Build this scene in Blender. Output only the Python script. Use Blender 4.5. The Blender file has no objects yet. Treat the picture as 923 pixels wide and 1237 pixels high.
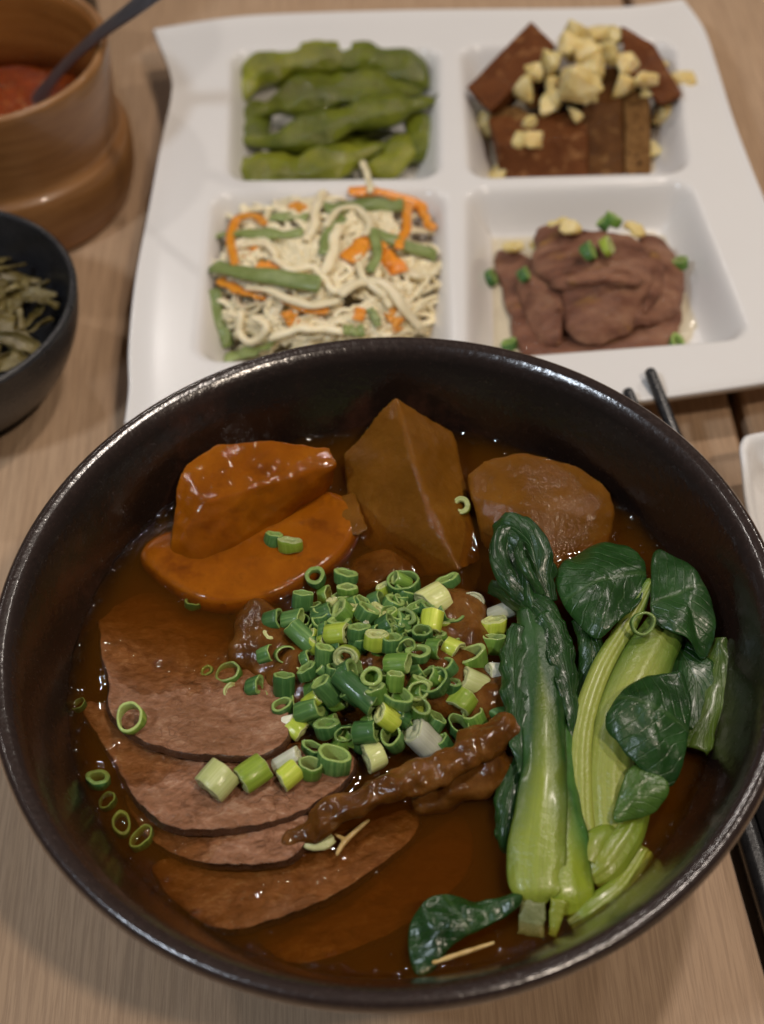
import bpy, bmesh, math, random
from mathutils import Vector, Matrix, noise as mnoise

random.seed(7)
R = math.radians
SC = bpy.context.scene
COL = SC.collection

# ------------------------------------------------------------------ camera
F_PX, PITCH, ROLL = 1750.0, 0.88718, -0.05172
CX, CY, CZ = -0.218, -210.067, 377.618            # millimetres
cp, sp = math.cos(PITCH), math.sin(PITCH)
cr, sr = math.cos(ROLL), math.sin(ROLL)
R0, FW, UP = Vector((1, 0, 0)), Vector((0, cp, -sp)), Vector((0, sp, cp))
RT, UT = R0 * cr + UP * sr, UP * cr - R0 * sr
cam_d = bpy.data.cameras.new('camera')
cam = bpy.data.objects.new('camera', cam_d)
COL.objects.link(cam)
M = Matrix((RT, UT, -FW)).transposed().to_4x4()
M.translation = Vector((CX, CY, CZ)) * 0.001
cam.matrix_world = M
cam_d.sensor_fit = 'VERTICAL'
cam_d.sensor_height = 36
cam_d.lens = F_PX / 1237 * 36
cam_d.clip_start, cam_d.clip_end = 0.02, 50
cam_d.dof.use_dof = True
cam_d.dof.focus_distance = 0.383
cam_d.dof.aperture_fstop = 10
SC.camera = cam

# ------------------------------------------------------------------ world, lamps, exposure
w = bpy.data.worlds.new('World')
SC.world = w
w.use_nodes = True
w.node_tree.nodes['Background'].inputs[0].default_value = (1.0, 0.86, 0.74, 1)
w.node_tree.nodes['Background'].inputs[1].default_value = 0.045


def lamp(name, loc, target, power, size, color, size_y=None):
    d = bpy.data.lights.new(name, 'AREA')
    d.energy, d.size, d.color = power, size, color
    d.shape = 'DISK'
    if size_y:
        d.shape, d.size_y = 'RECTANGLE', size_y
    o = bpy.data.objects.new(name, d)
    COL.objects.link(o)
    o.location = loc
    o.rotation_euler = (Vector(target) - Vector(loc)).to_track_quat('-Z', 'Y').to_euler()
    return o


lamp('ceiling_lamp', (0.36, 0.30, 1.25), (0, 0.08, 0), 4.4, 0.07, (1, 0.88, 0.78))
lamp('ceiling_lamp', (-0.85, 0.70, 1.10), (0, 0.08, 0), 2.0, 0.07, (1, 0.92, 0.85))
lamp('ceiling_lamp', (0.80, 0.85, 1.10), (0, 0.08, 0), 2.6, 0.07, (1, 0.90, 0.80))
lamp('ceiling_lamp', (-0.40, 1.45, 1.25), (0, 0.08, 0), 1.9, 0.07, (1, 0.92, 0.86))
lamp('ceiling_lamp', (-0.62, -0.28, 1.0), (-0.05, -0.05, 0), 4.2, 0.12, (0.78, 0.88, 1.0))
lamp('ceiling_lamp', (0.42, -0.42, 1.10), (0.05, -0.05, 0), 4.6, 0.07, (1, 0.84, 0.68))
SC.view_settings.view_transform = 'Standard'
SC.view_settings.look = 'None'
SC.view_settings.exposure = 0.0
SC.view_settings.gamma = 1.0
SC.view_settings.use_curve_mapping = False
cy = SC.cycles
cy.use_denoising = True
cy.max_bounces = 8
cy.transparent_max_bounces = 16
cy.volume_bounces = 2
cy.caustics_reflective = False
cy.caustics_refractive = False
cy.sample_clamp_indirect = 4

# ------------------------------------------------------------------ geometry helpers (all in millimetres)


def at(px, py, z):
    """the point of the table scene that stands at height z (mm) behind photo pixel px,py"""
    x, y = (px - 461.5) / F_PX, -(py - 618.5) / F_PX
    d = RT * x + UT * y + FW
    t = (z - CZ) / d.z
    return Vector((CX + d.x * t, CY + d.y * t, z))


def AT(pts, z=None):
    return [at(p[0], p[1], p[2] if len(p) > 2 else z) for p in pts]


def tag(o, label=None, cat=None, group=None, kind=None):
    if label: o['label'] = label
    if cat: o['category'] = cat
    if group: o['group'] = group
    if kind: o['kind'] = kind
    return o


def mesh_obj(name, verts, faces, mats, parent=None, midx=None, uvs=None, smooth=True, origin=None):
    if origin is None:
        xs = [v[0] for v in verts]; ys = [v[1] for v in verts]; zs = [v[2] for v in verts]
        origin = Vector(((min(xs) + max(xs)) / 2, (min(ys) + max(ys)) / 2, min(zs)))
    if parent is not None:
        origin = parent.matrix_world.translation * 1000 if False else Vector(parent['o_'])
    me = bpy.data.meshes.new(name)
    me.from_pydata([(Vector(v) - origin) * 0.001 for v in verts], [], faces)
    if not isinstance(mats, (list, tuple)): mats = [mats]
    for m in mats: me.materials.append(m)
    if midx:
        me.polygons.foreach_set('material_index', midx)
    if uvs:
        l = me.uv_layers.new(name='UVMap')
        for p in me.polygons:
            for li in p.loop_indices:
                l.data[li].uv = uvs[me.loops[li].vertex_index]
    me.polygons.foreach_set('use_smooth', [smooth] * len(me.polygons))
    me.update()
    bm = bmesh.new(); bm.from_mesh(me)
    bmesh.ops.recalc_face_normals(bm, faces=bm.faces)
    bm.to_mesh(me); bm.free()
    o = bpy.data.objects.new(name, me)
    COL.objects.link(o)
    if parent is not None:
        o.parent = parent
    else:
        o.location = origin * 0.001
    ORIG[o.name] = origin
    o['o_'] = tuple(origin)
    return o


ORIG = {}


def empty(name, origin):
    o = bpy.data.objects.new(name, None)
    COL.objects.link(o)
    o.empty_display_size = 0.02
    o.location = Vector(origin) * 0.001
    o['o_'] = tuple(origin)
    return o


def catmull(pts, n, closed=False):
    out = []
    m = len(pts)
    segs = m if closed else m - 1
    for i in range(n):
        t = i / n * segs if closed else i / (n - 1) * segs
        k = min(int(t), segs - 1); f = t - k
        if closed:
            p = [pts[(k + j) % m] for j in (-1, 0, 1, 2)]
        else:
            p = [pts[max(0, min(m - 1, k + j))] for j in (-1, 0, 1, 2)]
        def c(a, b, cc, d):
            return 0.5 * ((2 * b) + (cc - a) * f + (2 * a - 5 * b + 4 * cc - d) * f * f + (3 * b - a - 3 * cc + d) * f ** 3)
        if isinstance(pts[0], (int, float)):
            out.append(c(*p))
        else:
            out.append(Vector([c(*[q[j] for q in p]) for j in range(len(pts[0]))]))
    return out


def nz(v, s, seed=0.0):
    return mnoise.noise(Vector(v) * s + Vector((seed * 17.3, seed * 5.1, seed * 9.7)))


def lathe(prof, c=(0, 0, 0), n=96):
    """closed profile [(r, z)] turned round the vertical axis"""
    V, Fc = [], []
    m = len(prof)
    for i in range(n):
        a = 2 * math.pi * i / n
        for r, z in prof:
            V.append((c[0] + r * math.cos(a), c[1] + r * math.sin(a), c[2] + z))
    for i in range(n):
        j = (i + 1) % n
        for k in range(m):
            l = (k + 1) % m
            Fc.append((i * m + k, j * m + k, j * m + l, i * m + l))
    return V, Fc


def lathe_open(prof, c=(0, 0, 0), n=96):
    """profile that starts and ends on the axis"""
    V = [(c[0], c[1], c[2] + prof[0][1])]
    Fc = []
    mid = prof[1:-1]; m = len(mid)
    for i in range(n):
        a = 2 * math.pi * i / n
        for r, z in mid:
            V.append((c[0] + r * math.cos(a), c[1] + r * math.sin(a), c[2] + z))
    V.append((c[0], c[1], c[2] + prof[-1][1]))
    e = len(V) - 1
    for i in range(n):
        j = (i + 1) % n
        for k in range(m - 1):
            Fc.append((1 + i * m + k, 1 + j * m + k, 1 + j * m + k + 1, 1 + i * m + k + 1))
        Fc.append((0, 1 + j * m, 1 + i * m))
        Fc.append((e, 1 + i * m + m - 1, 1 + j * m + m - 1))
    return V, Fc


def blob(name, hulls, mats, voxel=1.0, smooth=4, amp=0.5, scale=0.12, amp2=0.0, scale2=0.5, parent=None, seed=None):
    """convex pieces (lists of points in mm) fused into one rounded lump"""
    seed = random.random() * 50 if seed is None else seed
    bm = bmesh.new()
    for h in hulls:
        vs = [bm.verts.new(p) for p in h]
        r = bmesh.ops.convex_hull(bm, input=vs)
        kill = [g for g in r['geom_interior'] + r['geom_unused'] if isinstance(g, bmesh.types.BMVert)]
        if kill: bmesh.ops.delete(bm, geom=list(set(kill)), context='VERTS')
    me = bpy.data.meshes.new('tmp'); bm.to_mesh(me); bm.free()
    o = bpy.data.objects.new('tmp', me); COL.objects.link(o)
    md = o.modifiers.new('r', 'REMESH'); md.mode = 'VOXEL'; md.voxel_size = voxel
    if smooth:
        ms = o.modifiers.new('s', 'SMOOTH'); ms.factor = 0.5; ms.iterations = smooth
    dg = bpy.context.evaluated_depsgraph_get()
    ev = o.evaluated_get(dg)
    m2 = ev.to_mesh()
    V = [(v.co.copy(), v.normal.copy()) for v in m2.vertices]
    Fc = [tuple(p.vertices) for p in m2.polygons]
    ev.to_mesh_clear()
    bpy.data.objects.remove(o); bpy.data.meshes.remove(me)
    out = []
    for co, no in V:
        d = amp * nz(co, scale, seed) + (amp2 * nz(co, scale2, seed + 3) if amp2 else 0)
        out.append(co + no * d)
    return mesh_obj(name, out, Fc, mats, parent)


def ball(c, r, sq=(1, 1, 1), n=26):
    out = []
    for i in range(n):
        z = 1 - 2 * (i + .5) / n; a = i * 2.39996
        q = math.sqrt(1 - z * z)
        out.append(Vector((c[0] + r * sq[0] * q * math.cos(a), c[1] + r * sq[1] * q * math.sin(a), c[2] + r * sq[2] * z)))
    return out


def tube_hulls(pts, radii, sq=(1, 1, 1), n=14):
    P = catmull(pts, n); Q = catmull(radii, n)
    return [ball(P[i], Q[i], sq) + ball(P[i + 1], Q[i + 1], sq) for i in range(n - 1)]


def slab(name, outline, mats, thick=4.0, dome=0.0, amp=0.4, scale=0.1, amp2=0.0, scale2=0.4, K=10, N=72, spine=(1, 0), parent=None,
         edge_amp=0.0, ragged=0.0, rnd=1.0, seed=None, fold=None, edge_from=None):
    """a slice or leaf: outline of points in mm, top surface raised by dome, given thickness"""
    seed = random.random() * 50 if seed is None else seed
    C = catmull(outline, N, True)
    ctr = sum(C, Vector((0, 0, 0))) / N
    sp_ = Vector((spine[0], spine[1], 0)).normalized(); sd = Vector((-sp_.y, sp_.x, 0))
    us = [(p - ctr).dot(sp_) for p in C]; vs = [(p - ctr).dot(sd) for p in C]
    L = max(us) - min(us) or 1; W = max(vs) - min(vs) or 1
    um, vm = min(us), min(vs)
    V, U, Fc = [], [], []
    def add(p, topf):
        V.append(p); U.append((((p - ctr).dot(sp_) - um) / L, ((p - ctr).dot(sd) - vm) / W))
    def ring(fr, dz, out=0.0):
        for i, p in enumerate(C):
            e = 1 + ragged * (nz(p, 0.38, seed + 8) + 1.5 * nz(p, .11, seed + 9)) * fr
            q = ctr + (p - ctr) * (fr * e)
            if out:
                dd = (p - ctr); dd.z = 0
                q = q + dd.normalized() * out
            h = dome * (1 - fr * fr) + amp * nz(q, scale, seed) + amp2 * nz(q, scale2, seed + 4) + edge_amp * fr ** 3 * nz(q, scale * 1.7, seed + 2)
            q = q.copy(); q.z += h + dz
            if fold: q = fold(q, ((q - ctr).dot(sp_) - um) / L, ((q - ctr).dot(sd) - vm) / W)
            add(q, True)
    fr = [(k + 1) / K for k in range(K)]
    r_ = min(thick * 0.5, rnd)
    add(ctr + Vector((0, 0, dome + amp * nz(ctr, scale, seed))), True)
    if fold: V[0] = fold(V[0], (0 - um) / L, (0 - vm) / W)
    levels = [(f, 0.0, 0) for f in fr[:-1]] + [(1.0, -r_ * 0.15, -r_ * .5), (1.0, -r_, 0.0)]
    if thick > 2 * r_ + .1: levels += [(1.0, -thick + r_, 0.0)]
    levels += [(1.0, -thick + r_ * .15, -r_ * .5)] + [(f, -thick, 0) for f in reversed(fr[:-1])]
    for f, dz, ou in levels: ring(f, dz, ou)
    nl = len(levels); MI = []
    add(ctr + Vector((0, 0, dome + amp * nz(ctr, scale, seed) - thick)), False)
    if fold: V[-1] = fold(V[-1], (0 - um) / L, (0 - vm) / W)
    e = len(V) - 1
    for i in range(N):
        j = (i + 1) % N
        Fc.append((0, 1 + i, 1 + j))
        MI.append(0)
        for k in range(nl - 1):
            MI.append(1 if edge_from is not None and k >= K - 1 else 0)
            Fc.append((1 + k * N + i, 1 + (k + 1) * N + i, 1 + (k + 1) * N + j, 1 + k * N + j))
        MI.append(0)
        Fc.append((e, 1 + (nl - 1) * N + j, 1 + (nl - 1) * N + i))
    return mesh_obj(name, V, Fc, mats, parent, uvs=U, midx=MI if edge_from is not None else None)


def ribbon(name, spine, widths, mats, curl=0.3, thick=1.2, nu=13, nv=28, amp=0.0, scale=0.15, edge=0.0, parent=None, roll=0.0, up=(0, -0.35, 1), seed=None, ribs=0.0, flip=False):
    """a blade along a spine: cross section bent by curl, thickness, crinkle; roll turns it about the spine (degrees, may be a list)"""
    seed = random.random() * 50 if seed is None else seed
    S = catmull(spine, nv); Wd = catmull(list(widths), nv)
    cl = catmull([float(c) for c in curl], nv) if isinstance(curl, (list, tuple)) else [curl] * nv
    rl = catmull([float(c) for c in roll], nv) if isinstance(roll, (list, tuple)) else [roll] * nv
    upv = Vector(up).normalized()
    top, bot, U = [], [], []
    for i in range(nv):
        T = (S[min(i + 1, nv - 1)] - S[max(i - 1, 0)]).normalized()
        side = T.cross(upv).normalized(); nor = side.cross(T).normalized()
        q = Matrix.Rotation(R(rl[i]), 3, T)
        side, nor = q @ side, q @ nor
        W = Wd[i]
        for j in range(nu):
            u = j / (nu - 1) * 2 - 1
            c = cl[i]
            if abs(c) < 1e-3:
                x, h = u * W / 2, 0
            else:
                rad = W / 2 / c
                x, h = rad * math.sin(u * c), rad * (math.cos(u * c) - 1)
            p = S[i] + side * x + nor * h
            d = amp * nz(p, scale, seed) * (0.4 + 0.6 * abs(u)) + edge * u * u * nz(p, scale * 1.8, seed + 6)
            if ribs: d += ribs * math.cos(u * 11 + 0.6 * nz(p, .05, seed))
            th = thick * (1 - 0.55 * u * u)
            nn = (nor + side * (math.sin(u * c) if abs(c) > 1e-3 else 0) * 0.7).normalized()
            top.append(p + nn * d); bot.append(p + nn * (d - th))
            U.append((j / (nu - 1), i / (nv - 1)))
    V = top + bot; n = nu * nv
    Fc = []
    for i in range(nv - 1):
        for j in range(nu - 1):
            a = i * nu + j
            Fc.append((a, a + 1, a + nu + 1, a + nu)); Fc.append((n + a, n + a + nu, n + a + nu + 1, n + a + 1))
        a = i * nu
        Fc.append((a, a + nu, n + a + nu, n + a)); a += nu - 1
        Fc.append((a, n + a, n + a + nu, a + nu))
    for j in range(nu - 1):
        Fc.append((j, n + j, n + j + 1, j + 1))
        a = (nv - 1) * nu + j
        Fc.append((a, a + 1, n + a + 1, n + a))
    if flip: U = [(u, 1 - v) for u, v in U]
    return mesh_obj(name, V, Fc, mats, parent, uvs=U + U)


# ------------------------------------------------------------------ materials
def new_mat(name):
    m = bpy.data.materials.new(name); m.use_nodes = True
    nt = m.node_tree
    return m, nt, nt.nodes['Principled BSDF'], nt.nodes, nt.links


def ramp(nt, fac, stops):
    r = nt.nodes.new('ShaderNodeValToRGB')
    el = r.color_ramp.elements
    while len(el) < len(stops): el.new(0.5)
    for e, (p, c) in zip(el, stops):
        e.position = p; e.color = (*c, 1)
    nt.links.new(fac, r.inputs[0])
    return r.outputs[0]


def tex_noise(nt, scale, detail=4, rough=0.55, vec=None, dist=0.0):
    n = nt.nodes.new('ShaderNodeTexNoise')
    n.inputs['Scale'].default_value = scale; n.inputs['Detail'].default_value = detail
    n.inputs['Roughness'].default_value = rough; n.inputs['Distortion'].default_value = dist
    if vec is not None: nt.links.new(vec, n.inputs['Vector'])
    return n.outputs['Fac']


def coords(nt, kind='Object', scale=None, rot=None, rand=False):
    tc = nt.nodes.new('ShaderNodeTexCoord')
    out = tc.outputs[kind]
    mp = nt.nodes.new('ShaderNodeMapping')
    nt.links.new(out, mp.inputs['Vector'])
    if scale: mp.inputs['Scale'].default_value = scale
    if rot: mp.inputs['Rotation'].default_value = rot
    if rand:
        oi = nt.nodes.new('ShaderNodeObjectInfo')
        nt.links.new(oi.outputs['Random'], mp.inputs['Location'])
    return mp.outputs[0]


def bump(nt, bsdf, height, dist, strength=1.0, prev=None):
    b = nt.nodes.new('ShaderNodeBump')
    b.inputs['Strength'].default_value = strength; b.inputs['Distance'].default_value = dist
    nt.links.new(height, b.inputs['Height'])
    if prev is not None: nt.links.new(prev, b.inputs['Normal'])
    nt.links.new(b.outputs[0], bsdf.inputs['Normal'])
    return b.outputs[0]


def mixc(nt, fac, a, b, mode='MIX'):
    m = nt.nodes.new('ShaderNodeMix'); m.data_type = 'RGBA'; m.blend_type = mode
    for s, v in ((m.inputs[0], fac), (m.inputs[6], a), (m.inputs[7], b)):
        if hasattr(v, 'is_output'): nt.links.new(v, s)
        elif isinstance(v, (int, float)): s.default_value = v
        else: s.default_value = (*v, 1)
    return m.outputs[2]


def food(name, stops, scale=120, rough=0.35, bscale=500, bdist=0.0003, sss=0.0, srad=(1, .4, .2), sscale=0.003, coat=0.0, vscale=(1, 1, 1), spots=None, detail=5, spec=0.5, rvar=0.15, rot=None, objvar=0.0):
    m, nt, b, N, L = new_mat(name)
    v = coords(nt, 'Object', vscale, rot, rand=True)
    f = tex_noise(nt, scale, detail, 0.6, v)
    c = ramp(nt, f, stops)
    if spots:
        col, sc, lo, hi = spots
        s = tex_noise(nt, sc, 3, 0.6, v)
        mr = nt.nodes.new('ShaderNodeMapRange'); mr.inputs[1].default_value = lo; mr.inputs[2].default_value = hi
        L.new(s, mr.inputs[0])
        c = mixc(nt, mr.outputs[0], c, col)
    if objvar:
        oi = N.new('ShaderNodeObjectInfo')
        hs = N.new('ShaderNodeHueSaturation')
        for k_, (lo, hi) in (('Value', (1 - objvar, 1 + objvar)), ('Hue', (.5 + objvar * .05, .5 - objvar * .035))):
            mr = N.new('ShaderNodeMapRange'); mr.inputs[3].default_value = lo; mr.inputs[4].default_value = hi
            L.new(oi.outputs['Random'], mr.inputs[0]); L.new(mr.outputs[0], hs.inputs[k_])
        L.new(c, hs.inputs['Color']); c = hs.outputs[0]
    L.new(c, b.inputs['Base Color'])
    r = tex_noise(nt, scale * 2.3, 3, 0.5, v)
    mr = nt.nodes.new('ShaderNodeMapRange'); mr.inputs[3].default_value = max(.05, rough - rvar); mr.inputs[4].default_value = rough + rvar
    L.new(r, mr.inputs[0]); L.new(mr.outputs[0], b.inputs['Roughness'])
    b.inputs['Specular IOR Level'].default_value = spec
    if sss:
        b.inputs['Subsurface Weight'].default_value = sss
        b.inputs['Subsurface Radius'].default_value = srad
        b.inputs['Subsurface Scale'].default_value = sscale
    if coat:
        b.inputs['Coat Weight'].default_value = coat; b.inputs['Coat Roughness'].default_value = 0.07
    if bdist:
        h = tex_noise(nt, bscale, 4, 0.6, v)
        nn_ = bump(nt, b, h, bdist)
        if coat: L.new(nn_, b.inputs['Coat Normal'])
    return m


MT = {}
MT['carrot'] = food('carrot_flesh', [(.3, (.19, .050, .0008)), (.52, (.25, .068, .001)), (.78, (.34, .105, .0025))], 75, .5, 300, .00022, .35, (1, .4, .05), .003, coat=.55, spots=((.13, .030, .0006), 110, .52, .75), spec=.05)
MT['daikon'] = food('daikon_flesh', [(.3, (.12, .044, .003)), (.6, (.175, .068, .006)), (.8, (.235, .10, .014))], 70, .5, 430, .0004, .4, (1, .5, .2), .005, coat=.22, vscale=(1, 1, .35), spec=.05)
MT['tendon'] = food('tendon_jelly', [(.3, (.06, .020, .002)), (.5, (.115, .041, .005)), (.72, (.21, .092, .02)), (.85, (.30, .16, .06))], 110, .5, 240, .0005, .45, (1, .45, .2), .003, coat=.6, spec=.05)
MT['garlic'] = food('chopped_garlic', [(.28, (.56, .38, .11)), (.5, (.72, .57, .25)), (.75, (.82, .72, .45))], 150, .4, 420, .0005, .6, (1, .75, .35), .004, coat=.4, objvar=.16, spec=.1)
MT['tofu'] = food('braised_tofu_skin', [(.3, (.085, .028, .007)), (.6, (.125, .045, .012)), (.8, (.18, .072, .022))], 130, .6, 420, .0009, 0, coat=.08, spec=.1, objvar=.25, spots=((.24, .115, .04), 210, .56, .72))
MT['tofu_cut'] = food('braised_tofu_sponge', [(.3, (.16, .075, .022)), (.6, (.25, .13, .045)), (.8, (.30, .165, .065))], 160, .6, 500, .0016, 0, spots=((.04, .014, .004), 480, .56, .66), spec=.1)
MT['strip_white'] = food('tofu_strip', [(.3, (.86, .73, .46)), (.7, (.93, .83, .60))], 140, .35, 600, .0002, .3, (1, .8, .5), .0015, objvar=.12)
MT['strip_orange'] = food('carrot_strip', [(.3, (.78, .25, .014)), (.7, (.86, .35, .035))], 140, .3, 600, .0002, .3, (1, .4, .1), .002, coat=.2, objvar=.12)
MT['strip_green'] = food('green_strip', [(.3, (.17, .22, .05)), (.7, (.30, .36, .13))], 140, .35, 600, .0002, .2, (.6, 1, .3), .002, coat=.1, objvar=.12)
MT['pod'] = food('soybean_pod', [(.28, (.075, .095, .006)), (.5, (.14, .155, .011)), (.66, (.20, .215, .018)), (.85, (.30, .30, .04))], 75, .5, 420, .0006, .15, (.6, 1, .2), .002, coat=.7, spec=.1, objvar=.25)
MT['pod_dark'] = food('pod_stem', [(.3, (.06, .07, .02)), (.7, (.10, .10, .04))], 200, .5, 700, .0003)
MT['cold_beef'] = food('cold_beef', [(.28, (.09, .036, .020)), (.46, (.19, .082, .050)), (.58, (.26, .125, .075)), (.75, (.36, .20, .12))], 52, .5, 260, .0010, .15, (1, .4, .3), .002, coat=.25, vscale=(1, 2.6, 1), spots=((.30, .15, .04), 60, .60, .75), spec=.1)
MT['sprig'] = food('straw_sliver', [(.3, (.40, .24, .07)), (.7, (.60, .42, .16))], 200, .3, 600, .0002, .2)
MT['seaweed'] = food('pickled_greens', [(.3, (.07, .052, .012)), (.55, (.15, .115, .034)), (.8, (.27, .22, .085))], 110, .3, 380, .0009, .1, (1, .8, .3), .002, coat=.3)
MT['chili'] = food('chili_sauce', [(.3, (.20, .028, .003)), (.6, (.34, .06, .006)), (.8, (.46, .12, .018))], 260, .4, 420, .004, .2, (1, .3, .1), .002, coat=.8, spots=((.60, .26, .08), 380, .60, .7), spec=.1)
MT['porcelain'] = food('white_porcelain', [(.3, (.74, .72, .70)), (.7, (.78, .76, .74))], 8, .2, 60, .00004, .15, (1, 1, 1), .002, rvar=.05, spec=.3)


def make_beef():
    m, nt, b, N, L = new_mat('braised_beef')
    v = coords(nt, 'Object', rand=True)
    vs = coords(nt, 'Object', (1, 3.2, 1), (0, 0, R(12)), rand=True)
    vs = coords(nt, 'Object', (.55, 1, .7), (0, 0, R(-18)), rand=True)
    fib = tex_noise(nt, 620, 6, .7, vs, .8)
    mid_ = tex_noise(nt, 170, 5, .65, vs, 1.2)
    big = tex_noise(nt, 34, 4, .6, v)
    mm = mixc(nt, .5, fib, mid_)
    c = ramp(nt, mm, [(.36, (.12, .046, .018)), (.45, (.25, .112, .056)), (.54, (.35, .170, .095)), (.63, (.50, .30, .19))])
    c = mixc(nt, ramp(nt, big, [(.35, (0, 0, 0)), (.7, (.55, .55, .55))]), c, (.19, .085, .035))
    wv = N.new('ShaderNodeTexVoronoi'); wv.feature = 'DISTANCE_TO_EDGE'; wv.inputs['Scale'].default_value = 130
    nd = N.new('ShaderNodeMix'); nd.data_type = 'VECTOR'; nd.inputs[0].default_value = .03
    nn = N.new('ShaderNodeTexNoise'); nn.inputs['Scale'].default_value = 90
    L.new(v, nn.inputs['Vector']); L.new(vs, nd.inputs[4]); L.new(nn.outputs['Color'], nd.inputs[5])
    L.new(nd.outputs[1], wv.inputs['Vector'])
    crack = ramp(nt, wv.outputs['Distance'], [(0.0, (1, 1, 1)), (.05, (0, 0, 0))])
    msk = ramp(nt, tex_noise(nt, 55, 3, .5, v), [(.58, (0, 0, 0)), (.72, (.6, .6, .6))])
    cm = mixc(nt, 1.0, crack, msk, 'MULTIPLY')
    c = mixc(nt, cm, c, (.11, .042, .02))
    L.new(c, b.inputs['Base Color'])
    b.inputs['Roughness'].default_value = .5; b.inputs['Specular IOR Level'].default_value = .1
    b.inputs['Subsurface Weight'].default_value = .15; b.inputs['Subsurface Radius'].default_value = (1, .4, .25); b.inputs['Subsurface Scale'].default_value = .002
    b.inputs['Coat Weight'].default_value = .4; b.inputs['Coat Roughness'].default_value = .09
    n1 = bump(nt, b, mm, .0016)
    inv = N.new('ShaderNodeMath'); inv.operation = 'SUBTRACT'; inv.inputs[0].default_value = 1; L.new(cm, inv.inputs[1])
    n2 = bump(nt, b, inv.outputs[0], .0004, .7, n1)
    L.new(n2, b.inputs['Coat Normal'])
    return m


MT['beef'] = make_beef()
MT['beef_edge'] = food('beef_rim', [(.3, (.035, .015, .008)), (.7, (.10, .045, .022))], 200, .3, 450, .0007, 0, coat=.3)


def make_leaf(name, dark, mid, pale, rib_w=.035, pale_at=0.0, rough=.26, veins=7, veinc=(.22, .33, .10)):
    """bok choy blade: UV x across, y along from stem to tip"""
    m, nt, b, N, L = new_mat(name)
    uv = coords(nt, 'UV'); v = coords(nt, 'Object', rand=True)
    sx = N.new('ShaderNodeSeparateXYZ'); L.new(uv, sx.inputs[0])
    ab = N.new('ShaderNodeMath'); ab.operation = 'SUBTRACT'; L.new(sx.outputs[0], ab.inputs[0]); ab.inputs[1].default_value = .5
    aa = N.new('ShaderNodeMath'); aa.operation = 'ABSOLUTE'; L.new(ab.outputs[0], aa.inputs[0])
    n1 = tex_noise(nt, 70, 5, .6, v)
    base = ramp(nt, n1, [(.3, dark), (.62, mid), (.85, tuple(x * 1.3 for x in mid))])
    # side veins: herringbone
    t = N.new('ShaderNodeMath'); t.operation = 'MULTIPLY_ADD'; L.new(aa.outputs[0], t.inputs[0]); t.inputs[1].default_value = -1.1; L.new(sx.outputs[1], t.inputs[2])
    t3 = N.new('ShaderNodeMath'); t3.operation = 'MULTIPLY_ADD'; L.new(tex_noise(nt, 60, 2, .5, v), t3.inputs[0]); t3.inputs[1].default_value = .45; L.new(t.outputs[0], t3.inputs[2])
    t2 = N.new('ShaderNodeMath'); t2.operation = 'MULTIPLY'; L.new(t3.outputs[0], t2.inputs[0]); t2.inputs[1].default_value = veins
    fr = N.new('ShaderNodeMath'); fr.operation = 'PINGPONG'; L.new(t2.outputs[0], fr.inputs[0]); fr.inputs[1].default_value = .5
    vein = ramp(nt, fr.outputs[0], [(0, (.75, .75, .75)), (.10, (0, 0, 0))])
    rib = ramp(nt, aa.outputs[0], [(rib_w * .5, (1, 1, 1)), (rib_w * 1.6, (0, 0, 0))])
    vr = mixc(nt, 1.0, vein, rib if rib_w else (0, 0, 0), 'LIGHTEN') if veins > 1 else mixc(nt, 1.0, (0, 0, 0), (0, 0, 0))
    c = mixc(nt, mixc(nt, 1.0, vr, (.07, .07, .07), 'MULTIPLY'), base, veinc)
    if pale_at:
        g = N.new('ShaderNodeMath'); g.operation = 'MULTIPLY_ADD'; L.new(n1, g.inputs[0]); g.inputs[1].default_value = .22; L.new(sx.outputs[1], g.inputs[2])
        ga = N.new('ShaderNodeMath'); ga.operation = 'MULTIPLY_ADD'; L.new(aa.outputs[0], ga.inputs[0]); ga.inputs[1].default_value = .7; L.new(g.outputs[0], ga.inputs[2])
        mr = N.new('ShaderNodeMapRange'); mr.inputs[1].default_value = pale_at; mr.inputs[2].default_value = pale_at + .38
        L.new(ga.outputs[0], mr.inputs[0])
        str_ = N.new('ShaderNodeMapping'); L.new(uv, str_.inputs[0]); str_.inputs['Scale'].default_value = (22, 1.2, 1)
        st = tex_noise(nt, 1.6, 4, .6, str_.outputs[0])
        pc = ramp(nt, st, [(.3, tuple(x * .78 for x in pale)), (.7, pale)])
        c = mixc(nt, mr.outputs[0], pc, c)
    L.new(c, b.inputs['Base Color'])
    r = N.new('ShaderNodeMapRange'); L.new(n1, r.inputs[0]); r.inputs[3].default_value = rough - .08; r.inputs[4].default_value = rough + .2
    L.new(r.outputs[0], b.inputs['Roughness'])
    b.inputs['Subsurface Weight'].default_value = .2; b.inputs['Subsurface Radius'].default_value = (.5, 1, .2); b.inputs['Subsurface Scale'].default_value = .0015
    b.inputs['Coat Weight'].default_value = .15; b.inputs['Coat Roughness'].default_value = .16
    nb = bump(nt, b, vr, -.00013)
    bump(nt, b, tex_noise(nt, 300, 4, .6, v), .0004, 1, nb)
    return m


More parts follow.
